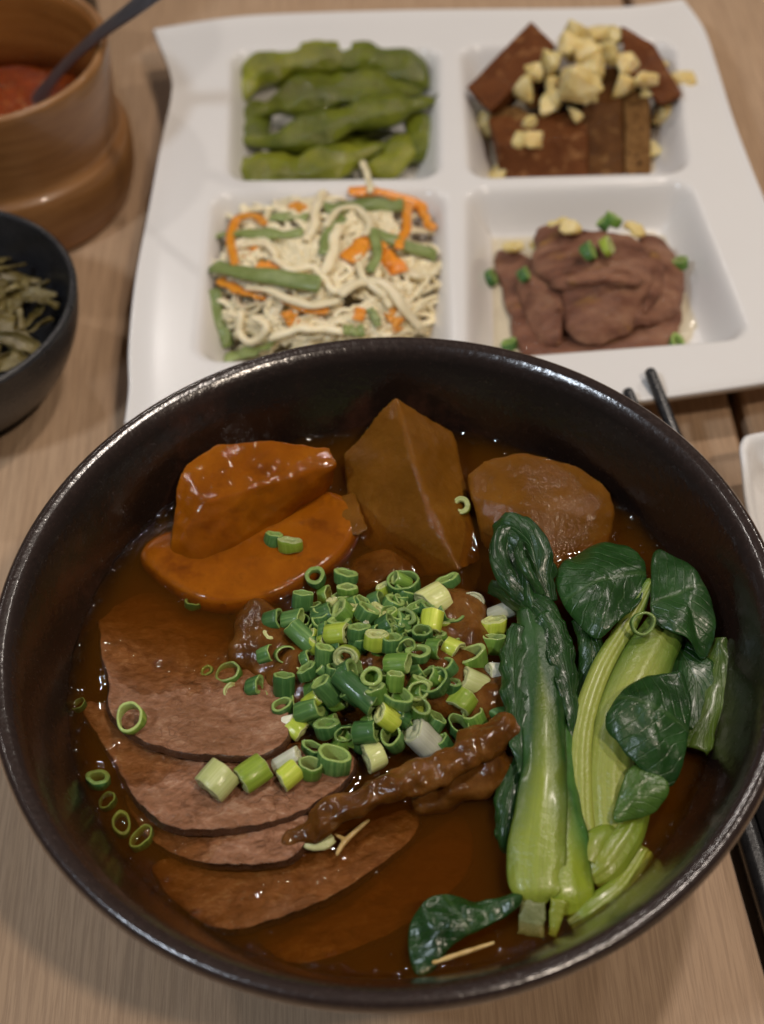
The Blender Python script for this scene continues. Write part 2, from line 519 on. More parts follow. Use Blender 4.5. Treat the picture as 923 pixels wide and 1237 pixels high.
MT['leaf'] = make_leaf('bok_choy_leaf', (.005, .026, .0035), (.016, .064, .010), (.30, .42, .10), .018)
MT['leaf_pale'] = make_leaf('bok_choy_leaf_underside', (.03, .08, .010), (.075, .15, .022), (.32, .40, .10), .05)
MT['stalk'] = make_leaf('bok_choy_stalk', (.008, .036, .006), (.020, .075, .012), (.28, .34, .042), .0, .53, .3, 1, (.12, .22, .06))
MT['stalk_bright'] = make_leaf('bok_choy_stalk_bright', (.015, .06, .012), (.05, .14, .024), (.26, .33, .022), .0, .48, .3, 1, (.12, .22, .06))
MT['stem'] = make_leaf('bok_choy_stem', (.06, .12, .015), (.11, .19, .025), (.32, .36, .065), .0, .9, .3, 1, (.26, .36, .1))
MT['stem_bright'] = make_leaf('bok_choy_stem_inner', (.13, .19, .014), (.19, .25, .022), (.25, .29, .03), .0, .5, .3, 1, (.26, .36, .1))
MT['leaf_yellow'] = make_leaf('bok_choy_leaf_yellowing', (.025, .06, .006), (.07, .12, .014), (.22, .27, .05), .02)
MT['stem_cut'] = food('stem_cut_base', [(.3, (.13, .15, .05)), (.7, (.22, .24, .10))], 120, .4, 500, .0003, .3, (.8, 1, .5), .002)

SCAL = {'G': ((.060, .15, .038), (.125, .235, .068), (.27, .39, .11)),
        'M': ((.12, .23, .035), (.20, .33, .055), (.34, .44, .14)),
        'Y': ((.34, .44, .045), (.46, .53, .09), (.50, .54, .22)),
        'P': ((.50, .53, .20), (.60, .62, .30), (.55, .55, .26)),
        'W': ((.66, .66, .50), (.76, .75, .62), (.60, .60, .38))}
for k, (a, b_, inn) in SCAL.items():
    MT['sc' + k] = food('scallion_skin_' + dict(G='green', M='leaf_green', Y='yellow_green', P='pale', W='white')[k], [(.25, tuple(x * .75 for x in a)), (.5, a), (.68, b_), (.85, tuple(x * 1.5 for x in b_))], 900, .4, 1200, .00012, .12, (.6, 1, .3), .0012, coat=.25, vscale=(1, 1, .06), objvar=.35, spec=.25)
    MT['si' + k] = food('scallion_cut_' + dict(G='green', M='leaf_green', Y='yellow_green', P='pale', W='white')[k], [(.3, tuple(x * .8 for x in inn)), (.7, inn)], 300, .3, 900, .0002, .2, (.6, 1, .3), .0012, coat=.25, objvar=.25, spec=.2)


def make_wood():
    m, nt, b, N, L = new_mat('oak_table_top')
    v = coords(nt, 'Object')
    st = coords(nt, 'Object', (1, .035, 1))
    st2 = coords(nt, 'Object', (1, .012, 1))
    warp = tex_noise(nt, 9, 3, .5, coords(nt, 'Object', (1, .12, 1)))
    rings = tex_noise(nt, 70, 5, .6, st2, 1.4)
    fine = tex_noise(nt, 900, 4, .7, st)
    c = ramp(nt, rings, [(.22, (.47, .31, .188)), (.5, (.51, .345, .218)), (.78, (.55, .385, .25))])
    c = mixc(nt, mixc(nt, 1, ramp(nt, fine, [(.42, (1, 1, 1)), (.56, (0, 0, 0))]), (.5, .5, .5), 'MULTIPLY'), c, (.29, .185, .115))
    c = mixc(nt, ramp(nt, warp, [(.35, (0, 0, 0)), (.7, (.35, .35, .35))]), c, (.40, .265, .165))
    L.new(c, b.inputs['Base Color'])
    b.inputs['Roughness'].default_value = .5
    b.inputs['Specular IOR Level'].default_value = .35
    bump(nt, b, fine, .00012)
    return m


MT['wood'] = make_wood()


def make_glaze():
    m, nt, b, N, L = new_mat('dark_iron_glaze')
    v = coords(nt, 'Object')
    big = tex_noise(nt, 28, 6, .65, v)
    fine = tex_noise(nt, 700, 4, .7, v)
    c = ramp(nt, big, [(.3, (.006, .004, .0035)), (.55, (.011, .0065, .005)), (.70, (.044, .017, .010))])
    c = mixc(nt, ramp(nt, fine, [(.60, (0, 0, 0)), (.74, (.55, .55, .55))]), c, (.035, .015, .010))
    # the lip wears to a redder, metallic brown
    sx = N.new('ShaderNodeSeparateXYZ'); L.new(v, sx.inputs[0])
    mr = N.new('ShaderNodeMapRange'); mr.inputs[1].default_value = .0755; mr.inputs[2].default_value = .079; L.new(sx.outputs[2], mr.inputs[0])
    c = mixc(nt, mr.outputs[0], c, mixc(nt, fine, (.010, .007, .006), (.042, .024, .02)))
    L.new(c, b.inputs['Base Color'])
    r = N.new('ShaderNodeMapRange'); r.inputs[3].default_value = .16; r.inputs[4].default_value = .34; L.new(fine, r.inputs[0])
    L.new(r.outputs[0], b.inputs['Roughness'])
    b.inputs['Specular IOR Level'].default_value = .5
    b.inputs['Coat Weight'].default_value = .65; b.inputs['Coat IOR'].default_value = 1.6; b.inputs['Coat Roughness'].default_value = .17
    n1 = bump(nt, b, tex_noise(nt, 520, 3, .6, v), .00013)
    n2 = bump(nt, b, tex_noise(nt, 45, 3, .5, v), .0004, 1, n1)
    L.new(n2, b.inputs['Coat Normal'])
    return m


MT['glaze'] = make_glaze()
MT['glaze_small'] = food('black_stoneware_glaze', [(.3, (.012, .012, .014)), (.7, (.030, .029, .031))], 90, .3, 600, .0003, 0, rvar=.12)


def make_cup_wood():
    m, nt, b, N, L = new_mat('turned_bamboo')
    v = coords(nt, 'Object', (1, 1, 9)); 
    f = tex_noise(nt, 26, 6, .62, v, .8)
    c = ramp(nt, f, [(.25, (.19, .080, .023)), (.5, (.27, .122, .038)), (.75, (.34, .165, .058))])
    L.new(c, b.inputs['Base Color']); b.inputs['Roughness'].default_value = .38
    bump(nt, b, f, .0002)
    b.inputs['Coat Weight'].default_value = .2
    return m


MT['cup'] = make_cup_wood()
MT['cup_in'] = food('cup_lacquer_inside', [(.3, (.20, .070, .014)), (.7, (.30, .12, .028))], 30, .3, 200, .0001, 0, vscale=(1, 1, 6))
MT['black_stick'] = food('black_chopstick', [(.3, (.010, .010, .012)), (.7, (.018, .018, .020))], 200, .3, 700, .00008, 0)
MT['steel'] = food('brushed_steel', [(.3, (.22, .22, .25)), (.7, (.30, .30, .34))], 60, .38, 900, .00005, 0, vscale=(1, 8, 1))
MT['steel'].node_tree.nodes['Principled BSDF'].inputs['Metallic'].default_value = .9


def make_broth():
    m, nt, b, N, L = new_mat('beef_broth')
    N.remove(b)
    out = N['Material Output']
    tr = N.new('ShaderNodeBsdfTransparent'); tr.inputs[0].default_value = (.97, .92, .85, 1)
    gl = N.new('ShaderNodeBsdfGlossy'); gl.inputs['Roughness'].default_value = .03
    fr = N.new('ShaderNodeFresnel'); fr.inputs[0].default_value = 1.36
    mx = N.new('ShaderNodeMixShader')
    L.new(fr.outputs[0], mx.inputs[0]); L.new(tr.outputs[0], mx.inputs[1]); L.new(gl.outputs[0], mx.inputs[2])
    L.new(mx.outputs[0], out.inputs['Surface'])
    v = coords(nt, 'Object')
    bp = N.new('ShaderNodeBump'); bp.inputs['Distance'].default_value = .0007; bp.inputs['Strength'].default_value = .5
    L.new(tex_noise(nt, 60, 3, .55, v), bp.inputs['Height']); L.new(bp.outputs[0], gl.inputs['Normal']); L.new(bp.outputs[0], fr.inputs['Normal'])
    s = N.new('ShaderNodeVolumeScatter'); s.inputs['Color'].default_value = (1, .50, .04, 1); s.inputs['Density'].default_value = 37
    a = N.new('ShaderNodeVolumeAbsorption'); a.inputs['Color'].default_value = (.74, .505, .03, 1); a.inputs['Density'].default_value = 225
    ad = N.new('ShaderNodeAddShader'); L.new(s.outputs[0], ad.inputs[0]); L.new(a.outputs[0], ad.inputs[1])
    L.new(ad.outputs[0], out.inputs['Volume'])
    return m


MT['broth'] = make_broth()


def make_oil():
    m, nt, b, N, L = new_mat('oil_film')
    N.remove(b)
    tr = N.new('ShaderNodeBsdfTransparent'); tr.inputs[0].default_value = (1, .97, .9, 1)
    gl = N.new('ShaderNodeBsdfGlossy'); gl.inputs['Roughness'].default_value = .06
    fr = N.new('ShaderNodeFresnel'); fr.inputs[0].default_value = 1.6
    mx = N.new('ShaderNodeMixShader')
    L.new(fr.outputs[0], mx.inputs[0]); L.new(tr.outputs[0], mx.inputs[1]); L.new(gl.outputs[0], mx.inputs[2])
    L.new(mx.outputs[0], N['Material Output'].inputs['Surface'])
    return m


MT['oil'] = make_oil()
m, nt, b, N, L = new_mat('clear_glass')
b.inputs['Transmission Weight'].default_value = 1; b.inputs['Roughness'].default_value = .03; b.inputs['Base Color'].default_value = (.85, .88, .9, 1)
MT['glass'] = m
m, nt, b, N, L = new_mat('gap_shadow_board')
b.inputs['Base Color'].default_value = (.05, .035, .025, 1)
MT['under'] = m

# ------------------------------------------------------------------ the table
Z_S = 55.5                                               # broth level


def box(x0, x1, y0, y1, z0, z1, bev=0.0):
    if not bev:
        V = [(x, y, z) for z in (z0, z1) for y in (y0, y1) for x in (x0, x1)]
        Fc = [(0, 2, 3, 1), (4, 5, 7, 6), (0, 1, 5, 4), (1, 3, 7, 5), (3, 2, 6, 7), (2, 0, 4, 6)]
        return V, Fc
    V, Fc = [], []
    for z, b_ in ((z0, 0), (z1 - bev, 0), (z1, bev)):
        V += [(x0 + b_, y0 + b_, z), (x1 - b_, y0 + b_, z), (x1 - b_, y1 - b_, z), (x0 + b_, y1 - b_, z)]
    Fc.append((3, 2, 1, 0)); Fc.append((8, 9, 10, 11))
    for k in (0, 4):
        for i in range(4):
            j = (i + 1) % 4
            Fc.append((k + i, k + j, k + 4 + j, k + 4 + i))
    return V, Fc


table = empty('table_top', (0, 150, 0))
tag(table, 'pale oak table top with a dark gap between two boards', kind='structure')
SEAM = R(-3.2)


def seam_rot(V, px=126, py=142):
    c_, s_ = math.cos(SEAM), math.sin(SEAM)
    return [(px + c_ * (x - px) + s_ * (y - py), py - s_ * (x - px) + c_ * (y - py), z) for x, y, z in V]


V, Fc = box(-900, 125, -900, 1100, -26, 0, 1.5)
mesh_obj('plank', V, Fc, MT['wood'], table, smooth=False)
V, Fc = box(129.5, 1000, -900, 1100, -26, -0.5, 1.5)
mesh_obj('plank', V, Fc, MT['wood'], table, smooth=False)
V, Fc = box(110, 150, -880, 1080, -40, -27)
mesh_obj('batten', V, Fc, MT['under'], table, smooth=False)

# ------------------------------------------------------------------ noodle bowl
inner = [(0, 8), (40, 10), (60, 17), (73, 31), (80, 45), (84.2, 55.5), (88.5, 66), (92.5, 74.5), (94.5, 77.6)]
lip = [(96.0, 79.3), (98.0, 80.0), (99.5, 79.2), (100.0, 77.6)]
outer = [(99.0, 74), (95, 64), (89, 50), (80, 33), (66, 19), (52, 11), (50, 8), (50, 1.2), (49, 0), (44, 0), (43, 1.5), (42, 4), (20, 3.6), (0, 3.6)]
pr = [(0, 8)] + catmull([Vector(p) for p in inner[1:]], 40) + catmull([Vector(p) for p in lip], 12) + catmull([Vector(p) for p in outer[:6]], 24) + [Vector(p) for p in outer[6:]]
V, Fc = lathe_open([(p[0], p[1]) for p in pr], n=160)
V = [(x * (1 + .006 * nz((x, y, 0), .008, 2)), y * (1 + .006 * nz((x, y, 0), .008, 3)), z) for x, y, z in V]
bowl = mesh_obj('noodle_bowl', V, Fc, MT['glaze'], origin=Vector((0, 0, 0)))
tag(bowl, 'large dark brown glazed noodle bowl with a worn metallic lip', 'bowl')

# ------------------------------------------------------------------ things in the broth


def thing(o, label, cat, group=None):
    return tag(o, label, cat, group)


# carrots
c1 = AT([(211, 588, 67), (222, 560, 69), (262, 537, 70), (330, 532, 70), (400, 538, 69), (409, 560, 67), (300, 590, 70), (246, 606, 69),
         (204, 676, 56), (241, 690, 55), (258, 672, 54), (307, 664, 53), (363, 620, 55), (402, 585, 58), (300, 560, 48), (240, 620, 48), (330, 640, 47)])
thing(blob('carrot_chunk', [c1], MT['carrot'], .7, 5, 1.4, .09, .3, .3), 'thick roll-cut carrot chunk standing above the broth', 'carrot')
thing(slab('carrot_slice', AT([(168, 664), (186, 690), (240, 724), (296, 727), (345, 713), (409, 674), (434, 632), (428, 604), (380, 590), (280, 620), (200, 640)], 57.2), MT['carrot'], 7, .6, .5, .07, .05, .5, rnd=2.2),
      'flat oval carrot slice floating under the carrot chunk', 'carrot')
# daikon
d1 = AT([(478, 479, 74), (500, 560, 70), (516, 620, 64), (556, 690, 56), (412, 548, 60), (420, 610, 54), (440, 660, 50), (500, 700, 49), (548, 520, 62), (566, 590, 56), (580, 680, 52)]) + AT([(440, 640, 42), (560, 620, 42), (500, 560, 42)])
thing(blob('daikon_wedge', [d1], MT['daikon'], .75, 4, 1.0, .08, .15, .35), 'tall pointed daikon wedge with a ridge, between carrot and flat daikon', 'daikon')
d2 = AT([(564, 575, 63), (585, 556, 64), (635, 547, 64), (700, 562, 62), (737, 590, 61), (745, 615, 59), (568, 600, 62), (640, 612, 63), (715, 625, 60), (585, 660, 53), (660, 702, 52), (735, 660, 54)]) + AT([(600, 600, 42), (700, 620, 42), (660, 690, 42)])
thing(blob('daikon_chunk', [d2], MT['daikon'], .9, 3, .9, .08, .10, .3), 'broad flat-topped daikon chunk behind the bok choy', 'daikon')
d3 = AT([(372, 610, 57), (432, 590, 57.5), (448, 640, 57), (400, 668, 56), (360, 640, 56)]) + AT([(400, 625, 46)])
thing(blob('daikon_piece', [d3], MT['daikon'], .9, 4, .6, .12), 'small soaked daikon piece at the foot of the daikon wedge', 'daikon')

# tendon and meat under the scallions
t1 = [ball(at(310, 760, 54), 9, (.8, 1.2, .55)), ball(at(330, 790, 54), 10, (1, 1, .55)), ball(at(302, 790, 54), 7, (1, 1, .55))]
thing(blob('tendon_chunk', t1, MT['tendon'], .9, 5, 1.2, .12, .15, .4), 'pale marbled tendon chunk at the left of the scallion heap', 'tendon')
t2 = [ball(at(458, 688, 53.5), 7, (1.2, 1, .42)), ball(at(480, 692, 53), 6, (1, 1, .5)), ball(at(436, 700, 53), 5, (1, 1, .5))]
thing(blob('tendon_lump', t2, MT['tendon'], .9, 5, 1.2, .16, .15, .5), 'glossy tendon lump between daikon wedge and scallion heap', 'tendon')
t3 = [ball(at(550, 740, 55), 9, (1, 1, .6)), ball(at(560, 775, 55), 9, (.9, 1.1, .65)), ball(at(520, 790, 55), 9, (1, 1, .7))]
thing(blob('tendon_lump', t3, MT['tendon'], .9, 5, 1.4, .14, .15, .5), 'brown jellied tendon lump at the right edge of the scallion heap', 'tendon')
t4 = [ball(at(380, 820, 52), 13, (1.2, 1, .7)), ball(at(450, 820, 54), 15, (1.2, 1, .7)), ball(at(520, 830, 54), 14, (1.1, 1, .8)), ball(at(440, 765, 52), 9), ball(at(590, 850, 54), 10, (1.1, .9, .8))]
thing(blob('tendon_mass', t4, MT['tendon'], 1.0, 6, 1.8, .1, .2, .4), 'dark braised tendon mass lying under the scallion heap', 'tendon')
t5 = tube_hulls(AT([(345, 1022, 56), (390, 990, 60), (440, 965, 63), (490, 945, 64), (540, 925, 64), (585, 895, 64), (628, 872, 62)]), [2.0, 4.0, 3.6, 4.8, 4.0, 5.4, 3.6], (1.0, 1.0, .7))
thing(blob('tendon_strip', t5, MT['tendon'], .7, 2, 1.6, .2, .6, .45), 'long wavy brown tendon strip running from beef slices to bok choy', 'tendon')
t6 = [ball(at(560, 945, 57), 7, (1.5, .8, .7)), ball(at(590, 925, 58), 7, (1, 1, .8)), ball(at(525, 968, 55), 5, (1.5, .8, .7))]
thing(blob('tendon_lobe', t6, MT['tendon'], .8, 5, 1.2, .18, .15, .5), 'darker tendon lobe tucked in front of the long tendon strip', 'tendon')

# beef slices: tilted, near edge up, far edge sunk


def beef(pts, label, th=4.0, **k):
    return thing(slab('beef_slice', AT(pts), [MT['beef'], MT['beef_edge']], th, .6, .8, .08, .6, .5, K=26, N=140, ragged=.02, rnd=1.6, edge_from=1, **k), label, 'beef')


beef([(118, 770, 53.2), (128, 735, 49), (200, 710, 44), (280, 745, 45), (330, 800, 54), (352, 870, 58.5), (342, 902, 59.5), (290, 915, 60), (225, 912, 60), (170, 895, 59.5), (132, 862, 58), (127, 820, 56)], 'topmost braised beef slice, nearest the tendon chunk, under a split scallion ring')
beef([(100, 862, 53.4), (116, 846, 53), (200, 870, 51), (330, 890, 53), (420, 905, 56), (432, 925, 57.5), (400, 960, 58.5), (340, 992, 59), (260, 1005, 59), (205, 1000, 58.5), (165, 970, 57.5), (140, 930, 54)], 'second braised beef slice, with a row of pale scallion pieces on it')
beef([(150, 960, 51), (220, 965, 52), (320, 975, 54), (380, 985, 57), (372, 1018, 58), (340, 1042, 58), (270, 1045, 57.6), (215, 1036, 54), (175, 1010, 52.5)], 'third braised beef slice, with a torn edge, half under broth')
beef([(185, 1040, 50.5), (300, 1030, 51), (420, 1000, 51.5), (500, 975, 51.5), (500, 1010, 52.5), (440, 1060, 54.4), (380, 1093, 55.2), (320, 1116, 55.3), (255, 1122, 54.2), (205, 1085, 52)], 'fourth braised beef slice, just below the broth surface at the front')
beef([(310, 1125, 44.5), (400, 1095, 46.5), (500, 1020, 46), (560, 985, 43), (570, 1050, 44), (490, 1120, 47.5), (390, 1162, 49), (335, 1160, 47.5)], 'deepest beef slice, a faint glow at the front of the broth')

# straw-like slivers and floating bits
sv = [AT([(407, 1032, 57), (418, 1015, 57.5), (445, 991, 58)]), AT([(418, 1015, 57.5), (405, 1008, 57)])]
thing(blob('forked_sliver', tube_hulls(sv[0], [.5, .8, .5], n=6) + tube_hulls(sv[1], [.7, .4], n=4), MT['sprig'], .35, 1, .1, .5), 'forked pale straw-coloured sliver floating by the tendon strip', 'sliver')
thing(blob('straw_sliver', tube_hulls(AT([(524, 1163, 57), (560, 1151, 57), (596, 1139, 57)]), [.6, .7, .5], n=6), MT['sprig'], .35, 1, .1, .5), 'thin straight straw-coloured sliver below the small curled leaf', 'sliver')
thing(blob('scallion_slice', [ball(at(384, 1016, 57), 4, (1.15, .72, .3))], MT['siP'], .5, 2, .2, .3), 'flat pale oval scallion slice floating next to the forked sliver', 'scallion slice')

# ------------------------------------------------------------------ bok choy
bA = empty('bok_choy', at(660, 1000, 56))
tag(bA, 'left bok choy stalk with a swollen pale base and twisted dark tip', 'bok choy')
ribbon('stalk', AT([(698, 1104, 56), (694, 1075, 59.5), (689, 1025, 61.5), (683, 965, 63), (677, 900, 64), (668, 820, 65)]), [8, 11, 10.8, 9.6, 8, 7], MT['stalk_bright'], [.35, .45, .5, .6, .6, .7], 2.0, 15, 44, .9, .10, .9, parent=bA, ribs=.04, seed=9, roll=12)
ribbon('stalk', AT([(646, 1093, 57.5), (646, 1074, 60.5), (648, 1030, 63), (654, 975, 65), (659, 915, 66), (658, 855, 66.8), (652, 800, 67.4), (646, 765, 67.6), (638, 733, 66.5)]), [5, 12.6, 14.6, 13, 11.6, 11.6, 12, 11, 7], MT['stalk'], [.3, .4, .45, .5, .55, .6, .7, .8, .9], 2.2, 21, 54, 1.1, .10, 1.1, parent=bA, ribs=.05, seed=4, roll=[-4, -6, -8, -6, 0, 4, 0, 0, 0])
ribbon('leaf', AT([(634, 935, 63.5), (626, 885, 65), (622, 835, 66), (621, 790, 66.6), (630, 755, 67)]), [2.5, 5.5, 8, 8.5, 5], MT['leaf'], [.3, .4, .6, .7, .8], .8, 13, 34, 1.3, .2, 1.8, parent=bA, roll=[-10, -14, -18, -14, 0])
ribbon('leaf', AT([(694, 905, 62), (693, 860, 64.5), (686, 815, 66.5), (674, 772, 68), (655, 740, 68.5)]), [2, 4.5, 7.5, 8.5, 6], MT['leaf'], [.4, .5, .6, .7, .8], .8, 13, 34, 1.2, .2, 1.6, parent=bA, roll=[20, 22, 20, 12, 0])
blob('stem_base', [AT([(628, 1084, 59), (662, 1088, 59), (660, 1136, 54.5), (622, 1130, 54.5)]) + AT([(640, 1110, 50)])], MT['stem_cut'], .7, 3, .3, .2, parent=bA)
blob('stem_base', [AT([(664, 1082, 60), (688, 1086, 60), (672, 1138, 55), (660, 1132, 55)]) + AT([(675, 1110, 51)])], MT['stem_bright'], .7, 3, .3, .2, parent=bA)
ribbon('leaf', AT([(590, 708, 60), (620, 718, 65), (650, 735, 68), (675, 775, 66), (690, 830, 61)]), [4, 9, 10, 8, 4], MT['leaf'], 1.1, .8, 13, 30, 1.0, .22, 1.2, parent=bA, roll=12)
ribbon('leaf', AT([(664, 728, 66), (650, 690, 70), (640, 655, 72), (615, 635, 71), (600, 650, 67)]), [6, 10, 10, 9, 6], MT['leaf'], [.9, 1.0, 1.1, 1.0, .8], .8, 15, 34, .8, .25, 1.0, parent=bA, roll=[10, -10, -35, -20, 20])
ribbon('leaf', AT([(650, 735, 66), (625, 700, 69), (612, 668, 69), (618, 645, 70), (636, 640, 71)]), [6, 10, 10, 8, 5], MT['leaf'], [.9, 1.0, 1.1, 1.0, .8], .8, 15, 34, .8, .25, 1.0, parent=bA, roll=[-10, 20, 30, 30, 0])
ribbon('leaf', AT([(656, 720, 68), (638, 692, 72.5), (626, 668, 73.5), (628, 652, 73)]), [2.5, 4, 4, 2], MT['leaf'], 1.2, .7, 11, 24, .5, .3, .6, parent=bA, roll=-15)
ribbon('leaf', AT([(652, 705, 66), (664, 688, 68), (660, 672, 68)]), [2, 5, 3], MT['leaf'], .7, .7, 9, 18, .5, .3, .6, parent=bA)
slab('leaf', AT([(593, 656, 65), (603, 637, 68), (622, 630, 69), (642, 645, 69.5), (650, 672, 69), (662, 688, 67), (662, 722, 66), (648, 742, 67), (630, 722, 67), (610, 690, 65.5), (597, 675, 64)]), MT['leaf'], 1.0, 2.5, 1.6, .16, .9, .35, K=14, spine=(-.3, 1), parent=bA, edge_amp=1.0, rnd=.4)
ribbon('leaf', AT([(640, 870, 60), (626, 820, 63), (622, 780, 64), (640, 750, 64)]), [3, 8, 8, 4], MT['leaf'], .9, .8, 13, 26, .9, .22, 1.0, parent=bA, roll=-14)
ribbon('leaf', AT([(640, 905, 61), (622, 935, 61), (614, 975, 60), (610, 1012, 58), (612, 1032, 55)]), [4, 8, 8, 6, 2.5], MT['leaf'], 1.2, .8, 13, 30, 1.1, .25, 1.3, parent=bA)

bB = empty('bok_choy', at(745, 900, 56))
tag(bB, 'right bok choy cluster of pale stems under four broad dark leaves', 'bok choy')
ribbon('stem', AT([(744, 1065, 56), (742, 1000, 59), (741, 930, 63), (754, 860, 66), (782, 800, 67.5), (808, 752, 67)]), [8, 11, 12, 13.5, 14.5, 12], MT['stem'], .75, 3, 15, 36, .4, .14, .2, parent=bB, ribs=.14)
ribbon('stem', AT([(709, 1030, 57), (703, 960, 61), (706, 880, 64), (727, 810, 66), (760, 752, 67), (788, 700, 68)]), [6, 7, 7, 6.5, 5.5, 3], MT['stem'], .8, 2.6, 11, 34, .2, .14, .1, parent=bB, ribs=.25)
ribbon('stem', AT([(776, 965, 59), (762, 1000, 59.5), (735, 1040, 59), (712, 1060, 57)]), [6, 9, 10, 7], MT['stem_bright'], .8, 3, 13, 26, .4, .15, .2, parent=bB, ribs=.2, flip=True)
ribbon('stem', AT([(745, 1000, 59), (722, 1018, 60), (712, 1040, 59)]), [5, 8, 5], MT['stem_bright'], .8, 2.5, 13, 22, .4, .15, .2, parent=bB, flip=True)
ribbon('stem', AT([(782, 1025, 56), (752, 1072, 57), (715, 1100, 57), (688, 1118, 55)]), [5, 7, 7, 4], MT['stem_bright'], .8, 2.6, 13, 28, .3, .15, .2, parent=bB, ribs=.15)
slab('leaf', AT([(670, 698, 66), (692, 668, 66), (726, 653, 66), (760, 661, 65), (779, 686, 66), (777, 722, 68), (748, 750, 69), (719, 772, 68), (690, 746, 66)]), MT['leaf'], .5, 3.5, 2.4, .10, .8, .2, K=14, spine=(-.3, 1), parent=bB, edge_amp=1.6, rnd=.25, ragged=.03)
ribbon('leaf', AT([(700, 745, 65), (715, 775, 66), (712, 810, 63), (690, 850, 59)]), [5, 8, 7, 3], MT['leaf'], .8, .8, 11, 24, .9, .22, 1.0, parent=bB)
slab('leaf', AT([(790, 668, 67), (820, 672, 68), (848, 702, 68), (863, 738, 67), (862, 770, 65), (848, 795, 63), (832, 774, 68), (810, 762, 70), (788, 738, 70)]), MT['leaf'], .5, 2.2, 1.4, .09, .6, .24, K=14, spine=(.4, -1), parent=bB, edge_amp=1.2, rnd=.25, ragged=.03)
slab('leaf', AT([(731, 875, 69), (742, 845, 70.5), (768, 820, 71), (800, 811, 70), (826, 815, 68), (835, 850, 68), (832, 893, 67), (816, 943, 64), (798, 940, 66), (771, 921, 68), (745, 897, 68.5)]), MT['leaf'], .5, 3.2, 1.8, .1, .65, .2, K=14, spine=(.5, 1), parent=bB, edge_amp=1.6, rnd=.25, ragged=.03)
slab('leaf', AT([(741, 990, 62), (755, 938, 65), (772, 922, 66), (808, 948, 64.5), (796, 975, 62.5), (768, 988, 61.5)]), MT['leaf_pale'], .5, 1.5, .6, .1, .3, .3, K=10, spine=(.5, -1), parent=bB, edge_amp=1.2, rnd=.25, ragged=.04)
ribbon('leaf', AT([(868, 770, 64), (868, 800, 62), (858, 850, 60), (842, 905, 59)]), [4, 10, 11, 7], MT['leaf_yellow'], .8, .8, 13, 30, 1.4, .2, 2.2, parent=bB, roll=[30, 20, 10, 0])
ribbon('leaf', AT([(812, 770, 62), (830, 800, 62), (842, 830, 61), (835, 880, 59)]), [6, 12, 13, 8], MT['leaf'], .5, .8, 13, 26, .9, .2, 1.0, parent=bB)

slabC = slab('leaf_piece', AT([(493, 1143, 56.5), (500, 1105, 57.5), (536, 1077, 59), (578, 1085, 60), (628, 1080, 60), (622, 1101, 59), (578, 1124, 58.5), (545, 1143, 58), (522, 1172, 56.5), (502, 1177, 56)]), MT['leaf'], .9, 2.2, 1.6, .16, .8, .35, K=14, spine=(1, .5), edge_amp=1.8, rnd=.4)
thing(slabC, 'small curled dark green leaf floating at the front of the broth', 'leaf')

# ------------------------------------------------------------------ scallions
TOC = -FW
SCR_UP = Vector((0, sp, cp))


def heap_z(x, y):
    return 57 + 12 * math.exp(-(((x - 460) / 92) ** 2 + ((y - 805) / 82) ** 2) ** 1.3)


def axis_of(code):
    if code == 'c': v = TOC + Vector((random.uniform(-.35, .35), random.uniform(-.2, .2), random.uniform(-.2, .3)))
    elif code == 'u': v = Vector((random.uniform(-.3, .3), random.uniform(-.05, .55), 1))
    else:
        a = R(code)
        v = R0 * math.cos(a) + SCR_UP * math.sin(a) + TOC * .38
    return v.normalized()


def ring_obj(c, ax, ro, ln, kind, wall):
    """a cut piece of scallion, built along its own z axis and then turned"""
    ax = Vector(ax).normalized()
    sq = random.uniform(.64, .97); ph = random.uniform(0, 6.28); n = 22
    hb = ln / 2; ri = ro * (1 - wall); e = min(.22, ln * .08)
    t1, t2 = random.uniform(-.22, .22), random.uniform(-.22, .22)
    core = wall > .5
    prof = [(ro - e, hb), (ro, hb - e), (ro * 1.012, hb * .3), (ro * 1.012, -hb * .3), (ro, -hb + e), (ro - e, -hb)]
    if core:                                   # white and pale ends: nested layers with a shallow step
        prof += [(ro * .80, -hb), (ro * .76, -hb + .35), (ro * .70, -hb + .1), (ri + .1, -hb), (ri, -hb + e), (ri, hb - e - .5), (ri + .15, hb - .35), (ro * .70, hb + .1), (ro * .76, hb - .35), (ro * .80, hb)]
    else:
        prof += [(ri + e * .5, -hb), (ri, -hb + e), (ri, hb - e), (ri + e * .5, hb)]
    V, Fc, MI = [], [], []
    m = len(prof)
    for i in range(n):
        a = 2 * math.pi * i / n
        wob = 1 + .06 * math.sin(2 * a + ph) + .035 * math.sin(3 * a + ph * 2) + .012 * math.sin(7 * a + ph)
        for r, h in prof:
            hh = h + (t1 * math.cos(a) if h > 0 else t2 * math.sin(a)) * r + .12 * math.sin(5 * a + ph) * (1 if h > 0 else -1)
            V.append(Vector((r * wob * math.cos(a), r * wob * sq * math.sin(a), hh)))
    for i in range(n):
        j = (i + 1) % n
        for k in range(m):
            l = (k + 1) % m
            Fc.append((i * m + k, j * m + k, j * m + l, i * m + l))
            MI.append(0 if k in (1, 2, 3) else 1)
    o = mesh_obj('scallion_ring', V, Fc, [MT['sc' + kind], MT['si' + kind]], midx=MI, origin=Vector((0, 0, 0)))
    q = ax.to_track_quat('Z', 'Y') @ Vector((0, 0, 1)).rotation_difference(Vector((0, 0, 1)))
    o.rotation_euler = q.to_euler()
    o.location = Vector(c) * .001
    return o


